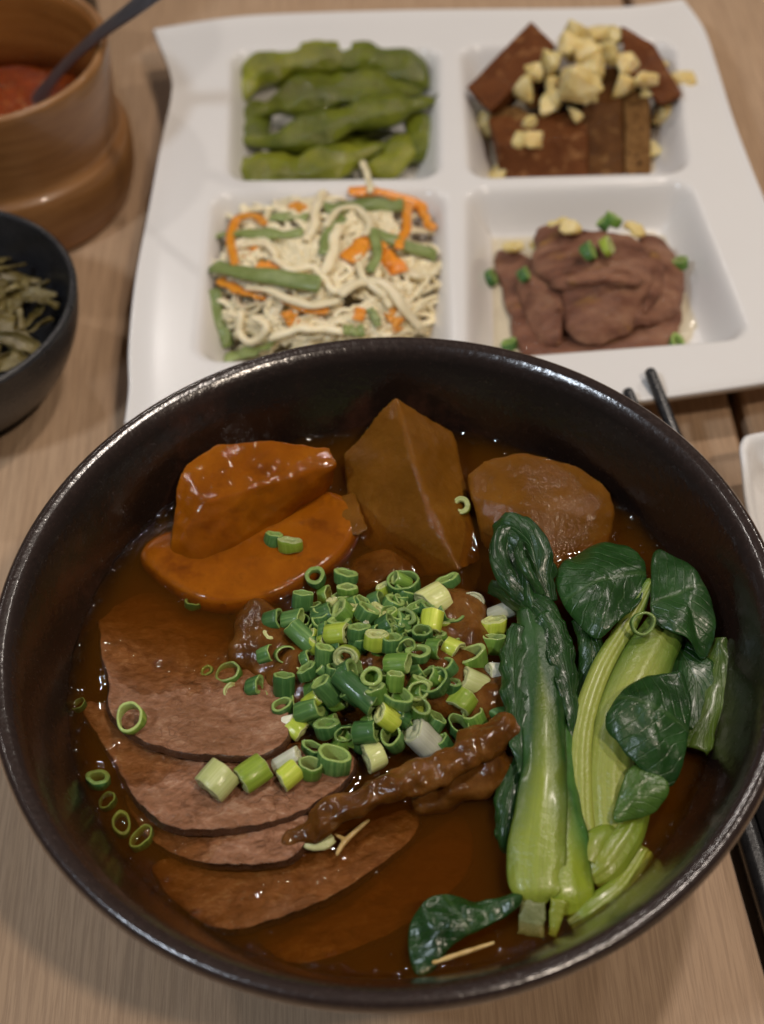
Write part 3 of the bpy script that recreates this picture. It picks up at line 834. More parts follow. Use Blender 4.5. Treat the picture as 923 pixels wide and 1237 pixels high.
def ring(x, y, rp, lp, code, kind, label, group, wall=None, z=None):
    z = heap_z(x, y) if z is None else z
    ax = axis_of(code)
    ro, ln = rp / 4.45 * random.uniform(.92, 1.02), lp / 4.45 * random.uniform(.88, 1.05)
    wall = wall if wall else {'G': random.choice((.16, .22, .28, .4)), 'M': random.choice((.2, .28, .42)), 'Y': .58, 'P': .8, 'W': .85}[kind]
    return thing(ring_obj(at(x, y, z), ax, ro, ln, kind, wall), label, 'scallion', group)


GH = 'scallion pieces heaped in the middle of the bowl'
GF = 'scallion pieces scattered over broth and meat'
heap = [
    (418, 697, 15, 14, 88, 'G', 'dark green scallion ring at the top of the heap, left of the glossy tendon lump'),
    (420, 713, 14, 12, 'u', 'M', 'leaf green scallion ring just under the topmost dark ring'),
    (487, 705, 20, 15, 'u', 'G', 'wide scallion ring at the heap top with a bright piece stuck in it'),
    (486, 702, 10, 24, 150, 'M', 'bright green scallion bit stuck inside the wide ring at the heap top'),
    (541, 703, 17, 12, 110, 'G', 'curved dark green ring behind the fat pale yellow stub'),
    (525, 724, 19, 30, 205, 'P', 'fat pale yellow scallion stub at the upper right of the heap'),
    (521, 752, 14, 26, 255, 'Y', 'pale green stub directly under the fat pale yellow stub'),
    (572, 725, 14, 9, 'c', 'W', 'white scallion ring facing up by the dark leaf fold'),
    (607, 739, 11, 36, 20, 'W', 'white scallion sliver lying on a yellow-green ring beside the bok choy'),
    (597, 755, 16, 17, 85, 'Y', 'yellow-green ring stacked under the white sliver by the bok choy'),
    (596, 778, 15, 22, 80, 'M', 'lowest green ring of the short stack beside the bok choy'),
    (491, 745, 15, 13, 'c', 'M', 'leaf green scallion ring facing the viewer below the heap top'),
    (365, 726, 13, 24, 80, 'G', 'dark green tube upright at the upper left of the heap'),
    (331, 750, 14, 22, 15, 'G', 'dark green tube lying at the far left end of the heap'),
    (353, 748, 12, 28, 10, 'G', 'dark green tube lying flat across the far left tube'),
    (366, 770, 12, 46, 315, 'G', 'long dark green tube slanting down at the left of the heap'),
    (345, 791, 13, 16, 'c', 'M', 'square-looking green ring facing up at the left of the heap'),
    (322, 773, 9, 17, 60, 'P', 'small whitish scallion bit at the left edge of the heap'),
    (321, 791, 11, 18, 20, 'G', 'short dark tube under the small whitish bit'),
    (408, 766, 14, 26, 5, 'Y', 'bright yellow-green tube lying level in the upper heap'),
    (391, 764, 13, 12, 5, 'G', 'dark green ring against the end of the bright yellow-green tube'),
    (392, 793, 13, 26, 85, 'G', 'dark upright tube under the bright yellow-green tube'),
    (418, 793, 16, 14, 'c', 'Y', 'yellow-green ring facing up below the bright tube'),
    (454, 774, 15, 22, 80, 'Y', 'yellow-green ring with a torn wall near the heap centre'),
    (473, 778, 13, 22, 85, 'G', 'dark green tube between two rings near the heap centre'),
    (489, 780, 14, 12, 'c', 'G', 'dark open ring holding a drop of broth near the heap centre'),
    (505, 789, 15, 9, 'u', 'G', 'thin ring standing open against the tendon lump'),
    (524, 784, 15, 18, 355, 'M', 'two-tone green tube end beside the yellow tube at right'),
    (545, 785, 15, 22, 335, 'Y', 'vivid yellow tube lying at the right of the heap'),
    (570, 798, 18, 24, 'u', 'M', 'large open-mouthed green ring at the right of the heap'),
    (610, 813, 12, 44, 172, 'W', 'long ivory scallion stub pointing to the bok choy'),
    (574, 827, 17, 40, 150, 'P', 'big square-cut ivory stub at the right of the heap'),
    (557, 847, 17, 22, 225, 'Y', 'yellow end-on stub below the big square-cut stub'),
    (597, 857, 13, 30, 330, 'G', 'dull green flat tube right of the yellow end-on stub'),
    (480, 802, 12, 27, 2, 'M', 'level leaf green tube in the middle of the heap'),
    (477, 824, 11, 24, 82, 'M', 'upright leaf green tube below the level one'),
    (523, 824, 19, 16, 'u', 'G', 'widest dark green ring opening up at the heap centre right'),
    (505, 834, 14, 10, 'c', 'M', 'thin leaf green ring leaning on the widest dark ring'),
    (536, 808, 15, 14, 120, 'G', 'dark ring behind the widest dark ring'),
    (430, 834, 13, 56, 317, 'G', 'longest dark green tube slanting across the heap centre'),
    (449, 818, 14, 18, 'c', 'G', 'dark ring resting on the upper end of the longest tube'),
    (396, 834, 13, 30, 125, 'G', 'dark blunt tube left of the longest tube'),
    (377, 846, 11, 24, 35, 'Y', 'short yellow-green tube on the lower left of the heap'),
    (343, 829, 13, 30, 85, 'G', 'grey-green upright tube at the lower left of the heap'),
    (341, 856, 13, 18, 'u', 'G', 'dark ring under the grey-green upright tube'),
    (346, 873, 9, 22, 10, 'W', 'thin white layer curled beside a yellow stub at lower left'),
    (358, 879, 12, 22, 320, 'Y', 'pale yellow stub with a thin white layer at its left'),
    (373, 858, 14, 30, 20, 'G', 'dark tube under the short yellow-green tube'),
    (396, 880, 15, 18, 'u', 'G', 'dark upright ring at the bottom left of the heap'),
    (418, 886, 14, 8, 'c', 'G', 'thin brownish ring on edge at the bottom of the heap'),
    (480, 844, 19, 15, 'u', 'G', 'open ring with broth inside at the heap centre'),
    (468, 867, 12, 28, 140, 'Y', 'pointed yellow-green bit near the heap bottom'),
    (506, 858, 16, 20, 'u', 'M', 'clean-cut round green ring standing upright low in the heap'),
    (442, 884, 15, 30, 5, 'G', 'long dark ring at the bottom edge of the heap'),
    (475, 893, 15, 24, 'u', 'G', 'upright green ring with a white core at the heap bottom'),
    (511, 893, 18, 38, 130, 'W', 'plump white scallion root end at the heap bottom'),
    (450, 914, 19, 16, 200, 'P', 'pale ring facing right, lying on the tendon strip'),
    (537, 901, 12, 22, 120, 'G', 'dull green tube right of the plump white root end'),
    (554, 879, 16, 18, 'u', 'G', 'dark open ring at the lower right of the heap'),
    (574, 870, 14, 24, 110, 'M', 'grey-green tube between the dark open ring and dull flat tube'),
    (525, 872, 13, 16, 60, 'G', 'dark ring above the plump white root end'),
    (433, 765, 13, 20, 80, 'G', 'dark tube right of the bright yellow-green tube'),
    (442, 742, 14, 22, 60, 'G', 'dark tube sloping at the upper middle of the heap'),
    (415, 740, 14, 20, 130, 'M', 'leaf green tube above the bright yellow-green tube'),
    (390, 742, 13, 26, 20, 'G', 'dark tube with a pale stripe in the upper left heap'),
    (402, 730, 7, 16, 100, 'P', 'small pale triangle of scallion in the upper heap'),
    (440, 757, 4, 16, 60, 'W', 'tiny white scallion splinter in the upper heap'),
    (455, 838, 12, 18, 100, 'M', 'leaf green ring right of the longest tube'),
    (466, 755, 13, 20, 30, 'G', 'dark ring above the torn yellow-green ring'),
    (510, 765, 13, 14, 'u', 'G', 'dark ring left of the pale green stub'),
    (515, 738, 12, 16, 60, 'G', 'dark ring half hidden behind the fat pale stub'),
    (420, 812, 13, 18, 30, 'G', 'dark ring under the yellow-green ring of the left centre'),
    (372, 812, 12, 16, 'u', 'G', 'dark ring left of the dark blunt tube'),
    (545, 830, 12, 16, 'u', 'G', 'dark ring left of the big square-cut stub'),
    (600, 830, 12, 18, 'u', 'M', 'small leaf green ring under the ivory stub'),
]
for x, y, rp, lp, code, k, lab in heap:
    ring(x, y, rp, lp, code, k, lab, GH)
loose = [
    (330, 651, 13, 16, 70, 'G', 58.5, 'dark scallion ring standing against the carrot chunk'),
    (351, 659, 15, 16, 'u', 'Y', 59, 'round yellow-green scallion stub lying on the carrot slice'),
    (381, 697, 17, 10, 'u', 'G', 58, 'open dark ring at the near edge of the carrot slice'),
    (277, 815, 17, 14, 'u', 'M', 56.5, 'green ring half sunk left of the heap'),
    (282, 842, 15, 14, 'u', 'Y', 56, 'yellow-green ring half sunk in broth over the top beef slice'),
    (308, 829, 14, 16, 20, 'G', 57, 'green ring with a pale cut end left of the heap'),
    (315, 846, 13, 14, 'u', 'M', 56, 'leaf green sunken ring under the pale-cut ring'),
    (251, 812, 10, 10, 'u', 'G', 55.2, 'small dark sunken ring farthest left of the heap'),
    (246, 834, 11, 10, 'u', 'G', 54.6, 'dark sunken ring beside bubbles left of the heap'),
    (262, 942, 21, 30, 225, 'P', 61.5, 'largest pale scallion stub, leftmost of the row on the second beef slice'),
    (305, 934, 17, 32, 210, 'Y', 61.5, 'yellow-green stub second in the row on the second beef slice'),
    (346, 918, 9, 36, 30, 'W', 61.5, 'slanted white layer third in the row on the second beef slice'),
    (349, 936, 14, 22, 215, 'Y', 61, 'bright ring in front of the slanted white layer'),
    (375, 929, 13, 18, 'u', 'M', 61, 'leaf green ring right of the bright ring on the second beef slice'),
    (403, 920, 20, 24, 'u', 'G', 60.5, 'big dark green ring at the right end of the row on the beef'),
    (378, 905, 14, 10, 'u', 'G', 60, 'thin dark ring behind the big dark ring on the beef'),
    (158, 868, 18, 12, 'u', 'M', 61.5, 'split green ring lying on the topmost beef slice'),
    (119, 943, 15, 14, 'u', 'G', 56.3, 'dark ring at the left bowl wall with a bright glint'),
    (147, 996, 15, 12, 'u', 'G', 54.9, 'round sunken ring below the glinting ring'),
    (172, 1013, 15, 14, 'u', 'G', 54.9, 'dark sunken ring nearest the front left bowl wall'),
    (130, 968, 12, 8, 'u', 'G', 55, 'faint ring between the glinting ring and the round one'),
    (557, 611, 13, 10, 'c', 'Y', 58.5, 'yellow-green ring leaning between the two big daikon pieces'),
    (776, 753, 15, 14, 'c', 'M', 71.5, 'green ring lying on the bok choy stems under a leaf'),
    (233, 729, 12, 8, 'u', 'G', 55.6, 'small dark ring floating before the carrot slice'),
    (96, 852, 10, 8, 'u', 'G', 55.4, 'small dim ring at the left bowl wall'),
]
for x, y, rp, lp, code, k, z, lab in loose:
    ring(x, y, rp, lp, code, k, lab, GF, z=z - (1.5 if z < 56.6 else .4))
for i in range(105):
    a = random.uniform(0, 6.28); q = math.sqrt(random.random())
    x, y = 455 + 122 * q * math.cos(a), 808 + 96 * q * math.sin(a)
    if i > 84: x, y = random.uniform(385, 520), random.uniform(715, 790)
    ring(x, y, random.uniform(11, 15), random.uniform(12, 22), random.choice(['u', 20, 60, 100, 140, 80]), random.choice('GGGMMY'), 'small green scallion ring buried under others in the heap', 'scallion rings buried in the heap', z=heap_z(x, y) - random.uniform(1.4, 4))

# ------------------------------------------------------------------ broth: liquid that climbs a little at the wall and at whatever stands in it
from mathutils.kdtree import KDTree
bpy.context.view_layer.update()
touch = []
for o in SC.objects:
    if o.type != 'MESH' or o.name.startswith(('noodle_bowl', 'plank', 'batten')): continue
    mw = o.matrix_world
    for v in o.data.vertices:
        q = mw @ v.co
        if abs(q.z * 1000 - Z_S) < 1.1 and q.x * q.x + q.y * q.y < .0072: touch.append((q.x * 1000, q.y * 1000, 0))
kd = KDTree(len(touch))
for i, q in enumerate(touch): kd.insert(q, i)
kd.balance()
V, Fc = [(0, 0, Z_S)], []
NR, NA = 130, 420
for k in range(1, NR + 1):
    r = 85.0 * k / NR
    for i in range(NA):
        a = 2 * math.pi * i / NA
        x, y = r * math.cos(a), r * math.sin(a)
        dd = kd.find((x, y, 0))[2]
        wall = 84.9 - r + 1.2 * nz((x, y, 0), .25, 4) * (r > 70)
        V.append((x, y, Z_S + 1.0 * math.exp(-(dd / 1.15)) + 1.5 * math.exp(-max(0, wall) / .9) + .12 * nz((x, y, 0), .12, 6)))
nb0 = len(V)
for r, z in [(85.0, 54), (81.0, 45), (74.2, 31), (61, 16.2), (40, 9.2)]:
    for i in range(NA):
        a = 2 * math.pi * i / NA
        V.append((r * math.cos(a), r * math.sin(a), z))
V.append((0, 0, 7.4))
for k in range(NR + 4):
    for i in range(NA):
        j = (i + 1) % NA
        a, b_ = 1 + k * NA, 1 + (k + 1) * NA
        Fc.append((a + i, b_ + i, b_ + j, a + j))
for i in range(NA):
    j = (i + 1) % NA
    Fc.append((0, 1 + i, 1 + j)); Fc.append((len(V) - 1, len(V) - 1 - NA + j, len(V) - 1 - NA + i))
broth = mesh_obj('broth', V, Fc, MT['broth'], origin=Vector((0, 0, 7.4)))
tag(broth, 'clear dark brown beef broth filling the noodle bowl', 'broth')

# ------------------------------------------------------------------ oil bubbles on the broth


def dome(c, r, n=8):
    V, Fc = [], []
    for k, (f, h) in enumerate(((1, 0), (.8, .45), (.42, .72))):
        for i in range(n):
            a = 2 * math.pi * i / n
            V.append((c[0] + r * f * math.cos(a), c[1] + r * f * math.sin(a), c[2] + r * h * .8))
    V.append((c[0], c[1], c[2] + r * .64))
    for k in range(2):
        for i in range(n):
            j = (i + 1) % n
            Fc.append((k * n + i, k * n + j, k * n + n + j, k * n + n + i))
    for i in range(n):
        j = (i + 1) % n
        Fc.append((2 * n + i, 2 * n + j, 3 * n))
    return V, Fc


BV, BF = [], []


def add_b(p, r):
    V, Fc = dome(p, r); o = len(BV)
    BV.extend(V); BF.extend([tuple(i + o for i in f) for f in Fc])


for i in range(520):
    a = random.uniform(0, 6.283)
    dens = .35 + .65 * max(0, math.sin(a * 3 + 1.0)) + (.5 if 3.6 < a < 5.9 else 0)
    if random.random() > dens: continue
    rr = 84.0 - abs(random.gauss(0, .9)) - (abs(random.gauss(0, 2.5)) if random.random() < .25 else 0)
    add_b((rr * math.cos(a), rr * math.sin(a), Z_S + (.6 if rr > 83.2 else .05)), random.choice((.25, .35, .45, .6, .8)))
for (x0, y0, x1, y1, n) in ((240, 725, 410, 690, 14), (360, 625, 405, 600, 12), (235, 810, 330, 860, 22), (500, 690, 560, 720, 10), (540, 540, 640, 545, 12), (740, 640, 790, 690, 14), (760, 1010, 810, 1060, 16), (600, 690, 640, 660, 6), (100, 930, 180, 1040, 16)):
    for i in range(n):
        f = random.random()
        p = at(x0 + (x1 - x0) * f + random.gauss(0, 6), y0 + (y1 - y0) * f + random.gauss(0, 6), Z_S + .05)
        if math.hypot(p.x, p.y) < 83: add_b(p, random.choice((.25, .35, .5, .7)))
ob = mesh_obj('oil_bubbles', BV, BF, MT['oil'])
tag(ob, 'tiny oil bubbles and beads dotted along the edge of the broth', 'oil bubbles', kind='stuff')

# ------------------------------------------------------------------ white four-well plate
ZP = 22.0
edgeL = AT([(150, 512), (155, 470), (155, 420), (163, 340), (180, 250), (195, 170), (206, 120), (205, 90), (185, 36)], ZP)
edgeR = AT([(1000, 448), (985, 400), (960, 320), (923, 240), (888, 150), (866, 80), (850, 35), (825, 0)], ZP)
edgeB = AT([(150, 512), (300, 508), (500, 498), (650, 492), (757, 486), (800, 481), (923, 463), (1000, 448)], ZP)
edgeT = AT([(185, 36), (260, 24), (330, 18), (500, 13), (700, 11), (770, 8), (825, 0)], ZP)
NG = 200
cL, cR_, cB, cT = [catmull(e, NG + 1) for e in (edgeL, edgeR, edgeB, edgeT)]
wells = [AT(q, ZP) for q in ([(279, 60), (530, 56), (532, 214), (274, 217)], [(556, 55), (814, 48), (834, 207), (566, 214)],
                             [(257, 233), (537, 227), (545, 432), (238, 436)], [(563, 227), (832, 216), (908, 408), (563, 434)])]


def sd_quad(p, q, rad=9.0):
    """rounded signed distance to a convex quad, negative inside"""
    d = -1e9; cnr = []
    for i in range(4):
        a, b_ = q[i], q[(i + 1) % 4]
        e = (b_ - a); nrm = Vector((-e.y, e.x, 0)).normalized()
        if nrm.dot((q[0] + q[2]) / 2 - a) > 0: nrm = -nrm
        cnr.append(nrm.dot(p - a) + rad)
    c2 = sorted(cnr, reverse=True)
    if c2[1] > 0: return math.hypot(c2[0], c2[1]) - rad
    return c2[0] - rad


def plate_h(p):
    h = 0
    for q in wells:
        d = sd_quad(p, q)
        if d < 2:
            t = min(1, max(0, (1.5 - d) / 13.0))
            t = t * t * (3 - 2 * t)
            h = max(h, t * 17.5)
    return h


def tfi(i, j):
    s, t = i / NG, j / NG
    return (1 - s) * cL[j] + s * cR_[j] + (1 - t) * cB[i] + t * cT[i] - ((1 - s) * (1 - t) * cL[0] + s * (1 - t) * cR_[0] + (1 - s) * t * cL[NG] + s * t * cR_[NG])


V = []
for j in range(NG + 1):
    for i in range(NG + 1):
        p = tfi(i, j)
        e = min(i, j, NG - i, NG - j) / NG
        z = ZP + 1.0 * max(0, 1 - e / .05) ** 2 - (0.9 if e == 0 else 0) - plate_h(p)
        V.append(Vector((p.x, p.y, z)))
n1 = len(V)
ctr = Vector((20, 245, 0))
for j in range(NG + 1):
    for i in range(NG + 1):
        p = V[j * (NG + 1) + i]
        e = min(i, j, NG - i, NG - j) / NG
        V.append(Vector((p.x, p.y, max(.3, p.z - 2.2 - 2.6 * min(1, e / .03)))))
Fc = []
g = NG + 1
for j in range(NG):
    for i in range(NG):
        a = j * g + i
        Fc.append((a, a + 1, a + g + 1, a + g)); Fc.append((n1 + a, n1 + a + g, n1 + a + g + 1, n1 + a + 1))
for i in range(NG):
    for a, b_ in ((i, i + 1), (NG * g + i + 1, NG * g + i), ((i + 1) * g, i * g), (i * g + NG, (i + 1) * g + NG)):
        Fc.append((a, n1 + a, n1 + b_, b_))
plate = mesh_obj('compartment_plate', V, Fc, MT['porcelain'], origin=Vector((20, 245, 0)))
tag(plate, 'white wavy-edged square plate with four square wells of side dishes', 'plate')

m, nt, b, N, L = new_mat('thin_dressing')
N.remove(b)
tr = N.new('ShaderNodeBsdfTransparent'); tr.inputs[0].default_value = (.99, .965, .90, 1)
gl = N.new('ShaderNodeBsdfGlossy'); gl.inputs['Roughness'].default_value = .08
mx = N.new('ShaderNodeMixShader'); mx.inputs[0].default_value = .04
L.new(tr.outputs[0], mx.inputs[1]); L.new(gl.outputs[0], mx.inputs[2])
L.new(mx.outputs[0], N['Material Output'].inputs['Surface'])
MT['dressing'] = m
for pts, lab in (([(590, 285), (640, 270), (760, 268), (822, 300), (838, 360), (842, 408), (720, 428), (600, 430), (578, 360)], 'thin yellowish gravy pooled around the cold beef'),
                 ([(588, 100), (650, 84), (760, 82), (800, 110), (806, 170), (800, 204), (700, 210), (596, 212), (580, 160)], 'thin soy gravy pooled around the tofu'),
                 ([(262, 268), (330, 252), (480, 250), (528, 280), (530, 400), (520, 440), (300, 440), (250, 400)], 'thin dressing pooled under the salad')):
    thing(slab('dressing', AT(pts, 5.3), MT['dressing'], .5, 0, .05, .1, ragged=.05, rnd=.2), lab, 'dressing')

# ------------------------------------------------------------------ edamame
def pod(pts, w_, bumps, label, stem=True, flat=.6):
    P = catmull(AT(pts), 40)
    n = len(P)
    hs = []
    for i in range(0, n - 1, 2):
        def rad(k):
            t = k / (n - 1)
            e = min(1, t / .3, (1 - t) / .3)
            return 1.72 * w_ * (max(.10, e) ** .62 * (.62 + .38 * (.5 + .5 * math.cos(2 * math.pi * bumps * t + math.pi * (bumps + 1)))))
        k2 = min(i + 2, n - 1)
        hs.append(ball(P[i], rad(i), (1, 1, flat), 20) + ball(P[k2], rad(k2), (1, 1, flat), 20))
    o = blob('edamame_pod', hs, MT['pod'], .8, 3, .5, .15, .25, .5)
    tag(o, label, 'edamame', 'edamame pods in the far left well')
    if stem:
        d = (P[-1] - P[-4]).normalized()
        blob('pod_tip', tube_hulls([P[-1] - d * 1.5, P[-1] + d * 1.5 + Vector((0, 0, .8)), P[-1] + d * 4 + Vector((0, 0, 2.4))], [1.1, .8, .5], n=5), MT['pod_dark'], .5, 1, 0, parent=o)
    return o


pod([(296, 118, 13), (312, 88, 15), (352, 74, 17), (405, 68, 17), (440, 72, 15)], 6.4, 3, 'top edamame pod curving along the back wall of its well')
pod([(400, 80, 14), (440, 70, 17), (480, 78, 18), (516, 106, 15)], 6.6, 2, 'edamame pod in the back right corner of its well')
pod([(312, 138, 14), (350, 122, 19), (410, 112, 21), (460, 108, 21), (505, 112, 18)], 6.8, 3, 'thick edamame pod second from the back, topmost of the pile')
pod([(296, 170, 12), (340, 170, 17), (400, 152, 20), (445, 137, 21), (490, 130, 20), (520, 122, 19)], 6.2, 3, 'long pale edamame pod lying across the middle of the pile')
pod([(286, 193, 10), (310, 206, 12), (360, 205, 14), (415, 192, 15), (460, 176, 15)], 6.4, 3, 'front left edamame pod along the near wall of its well')
pod([(452, 207, 11), (478, 194, 12), (486, 168, 13)], 6.2, 1, 'short edamame pod end in the near right corner', stem=False)
pod([(503, 140, 14), (507, 165, 13), (500, 192, 10)], 5.4, 1, 'edamame pod standing against the right wall of its well', stem=False)
pod([(306, 128, 10), (312, 150, 11), (300, 172, 9)], 5.6, 1, 'dark edamame pod showing at the left between the others', stem=False)
pod([(330, 100, 9), (400, 100, 10), (470, 100, 10)], 6.4, 3, 'edamame pod sunk between the back pods', stem=False)
pod([(320, 190, 8), (400, 180, 9), (450, 190, 8)], 6.2, 2, 'edamame pod low behind the front left pod', stem=False)
pod([(360, 150, 8), (420, 145, 9), (470, 150, 9)], 6.0, 2, 'edamame pod under the middle of the pile', stem=False)

# ------------------------------------------------------------------ braised tofu and garlic


def tofu(pts, label, mt='tofu', depth=None):
    return thing(blob('tofu_block', [(lambda A, c: [c + (a - c) * 1.09 for a in A])(AT(pts), sum(AT(pts), Vector()) / len(pts))], MT[mt], .8, 1, .25, .15, .15, .5), label, 'tofu', 'tofu pieces in the far right well')


tofu([(568, 104, 24), (640, 30, 37), (667, 57, 36), (594, 131, 23), (578, 118, 14), (640, 50, 25), (664, 80, 22), (604, 142, 12)], 'tofu slab leaning at the left back corner of its well')
tofu([(606, 174, 19), (706, 164, 19), (700, 137, 19), (594, 144, 18), (609, 214, 6), (706, 212, 6), (700, 160, 5), (600, 170, 5)], 'wide tofu block at the front left of its well')
tofu([(705, 127, 24), (750, 124, 24), (752, 100, 22), (706, 104, 22), (707, 211, 6), (752, 209, 6), (752, 150, 5), (708, 150, 5)], 'upright tofu block at the front middle of its well')
tofu([(755, 126, 23), (783, 120, 23), (783, 100, 21), (756, 104, 21), (756, 209, 6), (785, 206, 6), (785, 150, 5), (757, 150, 5)], 'spongy tan tofu block, cut face forward, at the front right', 'tofu_cut')
tofu([(752, 34, 36), (790, 56, 35), (822, 112, 25), (796, 124, 22), (758, 84, 30), (755, 55, 22), (812, 124, 14), (765, 100, 14)], 'tofu slab at the right back corner of its well')
tofu([(592, 135, 17), (625, 128, 19), (640, 140, 19), (610, 165, 18), (595, 160, 8), (630, 165, 8)], 'small spongy tofu corner at the left of its well', 'tofu_cut')
tofu([(640, 90, 20), (760, 80, 22), (750, 120, 20), (640, 130, 18), (640, 110, 6), (750, 110, 6)], 'tofu block under the garlic in the middle of its well')
GG = 'chopped garlic pieces over the tofu'
garl = [(693, 97, 27, 6.6, 'largest garlic lump on top of the tofu, at the centre'), (684, 58, 29, 4.2, 'upright garlic lump above the largest one'), (722, 34, 29, 5.2, 'garlic lump at the very back of the tofu pile'), (708, 70, 30, 4.4, 'garlic lump right of the upright one'), (738, 69, 29, 4.0, 'garlic lump at the back right of the tofu pile'),
        (746, 101, 27, 5.2, 'square garlic lump right of the largest one'), (725, 88, 28, 4.2, 'garlic piece between the square and largest lumps'), (630, 110, 25, 4.4, 'garlic lump on the leaning left tofu slab'), (648, 87, 25, 3.2, 'small garlic bit above the left slab lump'), (824, 99, 15, 4.6, 'garlic lump at the far right end of the tofu'),
        (797, 76, 21, 3.6, 'garlic bit on the right back tofu slab'), (803, 140, 10, 5.2, 'yellow garlic slice against the right well wall'), (797, 183, 8, 4.4, 'garlic lump at the front right corner'), (586, 156, 8, 4.4, 'garlic lump at the left well wall'), (592, 203, 7, 4.2, 'garlic lump at the front left corner'),
        (630, 165, 20, 3.2, 'small garlic piece at the left on the wide front block'), (648, 158, 21, 3.4, 'pointed garlic piece on the wide front block'), (655, 135, 22, 3.0, 'small garlic bit behind the pointed piece'), (690, 132, 23, 2.8, 'tiny garlic bit beside the upright block'), (780, 114, 25, 2.6, 'tiny garlic bit on top of the spongy block'), (745, 43, 27, 3.6, 'garlic bit at the back by the right slab'), (640, 150, 20, 2.4, 'tiny garlic crumb on the spongy corner'), (672, 118, 25, 3.4, 'garlic bit at the lower left of the largest lump'),
        (700, 45, 29, 4.4, 'garlic lump between the rearmost lump and the upright one'), (664, 75, 27, 4.0, 'garlic lump left of the upright one'), (716, 112, 27, 4.0, 'garlic lump under the largest one at the upright block'), (760, 78, 26, 3.6, 'garlic lump beside the back right slab'), (770, 98, 26, 3.8, 'garlic lump above the spongy block'), (812, 120, 13, 3.8, 'garlic lump below the far right one'), (668, 100, 26, 3.8, 'garlic lump touching the largest one on its left')]
for x, y, z, r, lab in garl:
    r *= 1.65
    if y < 100: z += 6
    c = at(x, y, z)
    h = []
    for _ in range(1):
        cc_ = c + Vector((random.gauss(0, r * .3), random.gauss(0, r * .3), random.gauss(0, r * .15)))
        h.append([cc_ + Vector((0, 0, 0)) + Vector((random.gauss(0, 1), random.gauss(0, 1), random.gauss(0, 1))).normalized() * r * random.uniform(.75, 1.1) for _ in range(14)])
    thing(blob('garlic_piece', h, MT['garlic'], .6, 2, .5, .25), lab, 'garlic', GG)

# ------------------------------------------------------------------ shredded tofu salad


def strand(name, pts, w_, t_, mat_, label, group, cat, n=26, twist=0.0, wob=.0):
    P = catmull(pts, n)
    sd_ = random.random() * 40
    V, Fc = [], []
    for i in range(n):
        T = (P[min(i + 1, n - 1)] - P[max(i - 1, 0)]).normalized()
        s = T.cross(Vector((0, 0, 1)))
        if s.length < .1: s = Vector((1, 0, 0))
        s.normalize(); u = s.cross(T).normalized()
        q = Matrix.Rotation(twist * i / n + .6 * nz((i * .25, sd_, 0), 1), 3, T)
        s, u = q @ s, q @ u
        c = P[i] + (Vector((nz((i * .17, sd_, 1), 1), nz((i * .17, sd_, 2), 1), nz((i * .17, sd_, 3), 1) * .6)) * wob)
        e = .6 if i in (0, n - 1) else 1
        for a in range(8):
            an = 2 * math.pi * (a + .5) / 8
            ca, sa = math.cos(an), math.sin(an)
            k = (abs(ca) ** 4 + abs(sa) ** 4) ** -.25
            V.append(c + s * (w_ / 2 * e * ca * k) + u * (t_ / 2 * e * sa * k))
    for i in range(n - 1):
        for a in range(8):
            b_ = (a + 1) % 8
            Fc.append((i * 8 + a, i * 8 + b_, i * 8 + 8 + b_, i * 8 + 8 + a))
    Fc.append(tuple(range(7, -1, -1))); Fc.append(tuple((n - 1) * 8 + a for a in range(8)))
    o = mesh_obj(name, V, Fc, MT[mat_])
    return tag(o, label, cat, group)


def c4(x, y): return 220 + x / 2.637, 190 + y / 2.637


def salad_z(x, y):
    q = ((x - 392) / 165) ** 2 + ((y - 325) / 125) ** 2
    return 8 + 23 * max(0, 1 - q) ** .75


def S4(pts, dz=0.0):
    out = []
    for p in pts:
        x, y = c4(p[0], p[1])
        out.append(at(x, y, salad_z(x, y) + dz + (p[2] if len(p) > 2 else 0)))
    return out


GW = 'white tofu-skin strands of the salad'
# hidden body of the salad
for i in range(230):
    th_ = random.uniform(0, 6.283); q = random.random() ** .45
    x0 = 391 + 122 * q * math.copysign(abs(math.cos(th_)) ** .75, math.cos(th_)); y0 = 336 + 92 * q * math.copysign(abs(math.sin(th_)) ** .75, math.sin(th_))
    a = 4.2 * nz((x0 * .012, y0 * .012, (i % 3) * 2.0), 1, 3) + random.gauss(0, .35); L_ = random.uniform(60, 130)
    pts = []
    for k in range(5):
        x = x0 + math.cos(a) * L_ * (k / 4 - .5); y = y0 + math.sin(a) * L_ * .6 * (k / 4 - .5)
        a += random.uniform(-.45, .45)
        x = min(max(x, 254), 529); y = min(max(y, 240), 440)
        pts.append(at(x, y, max(6.2, salad_z(x, y) - random.uniform(.2, 7 if i < 90 else 1.4))))
    strand('tofu_skin_strand', pts, random.uniform(3.6, 5.6) if i < 90 else random.uniform(1.9, 3.3), random.uniform(1.1, 1.6), 'strip_white', 'cream tofu-skin strand tangled in the salad', GW, 'tofu strip', wob=2.2, twist=random.uniform(-2, 2))
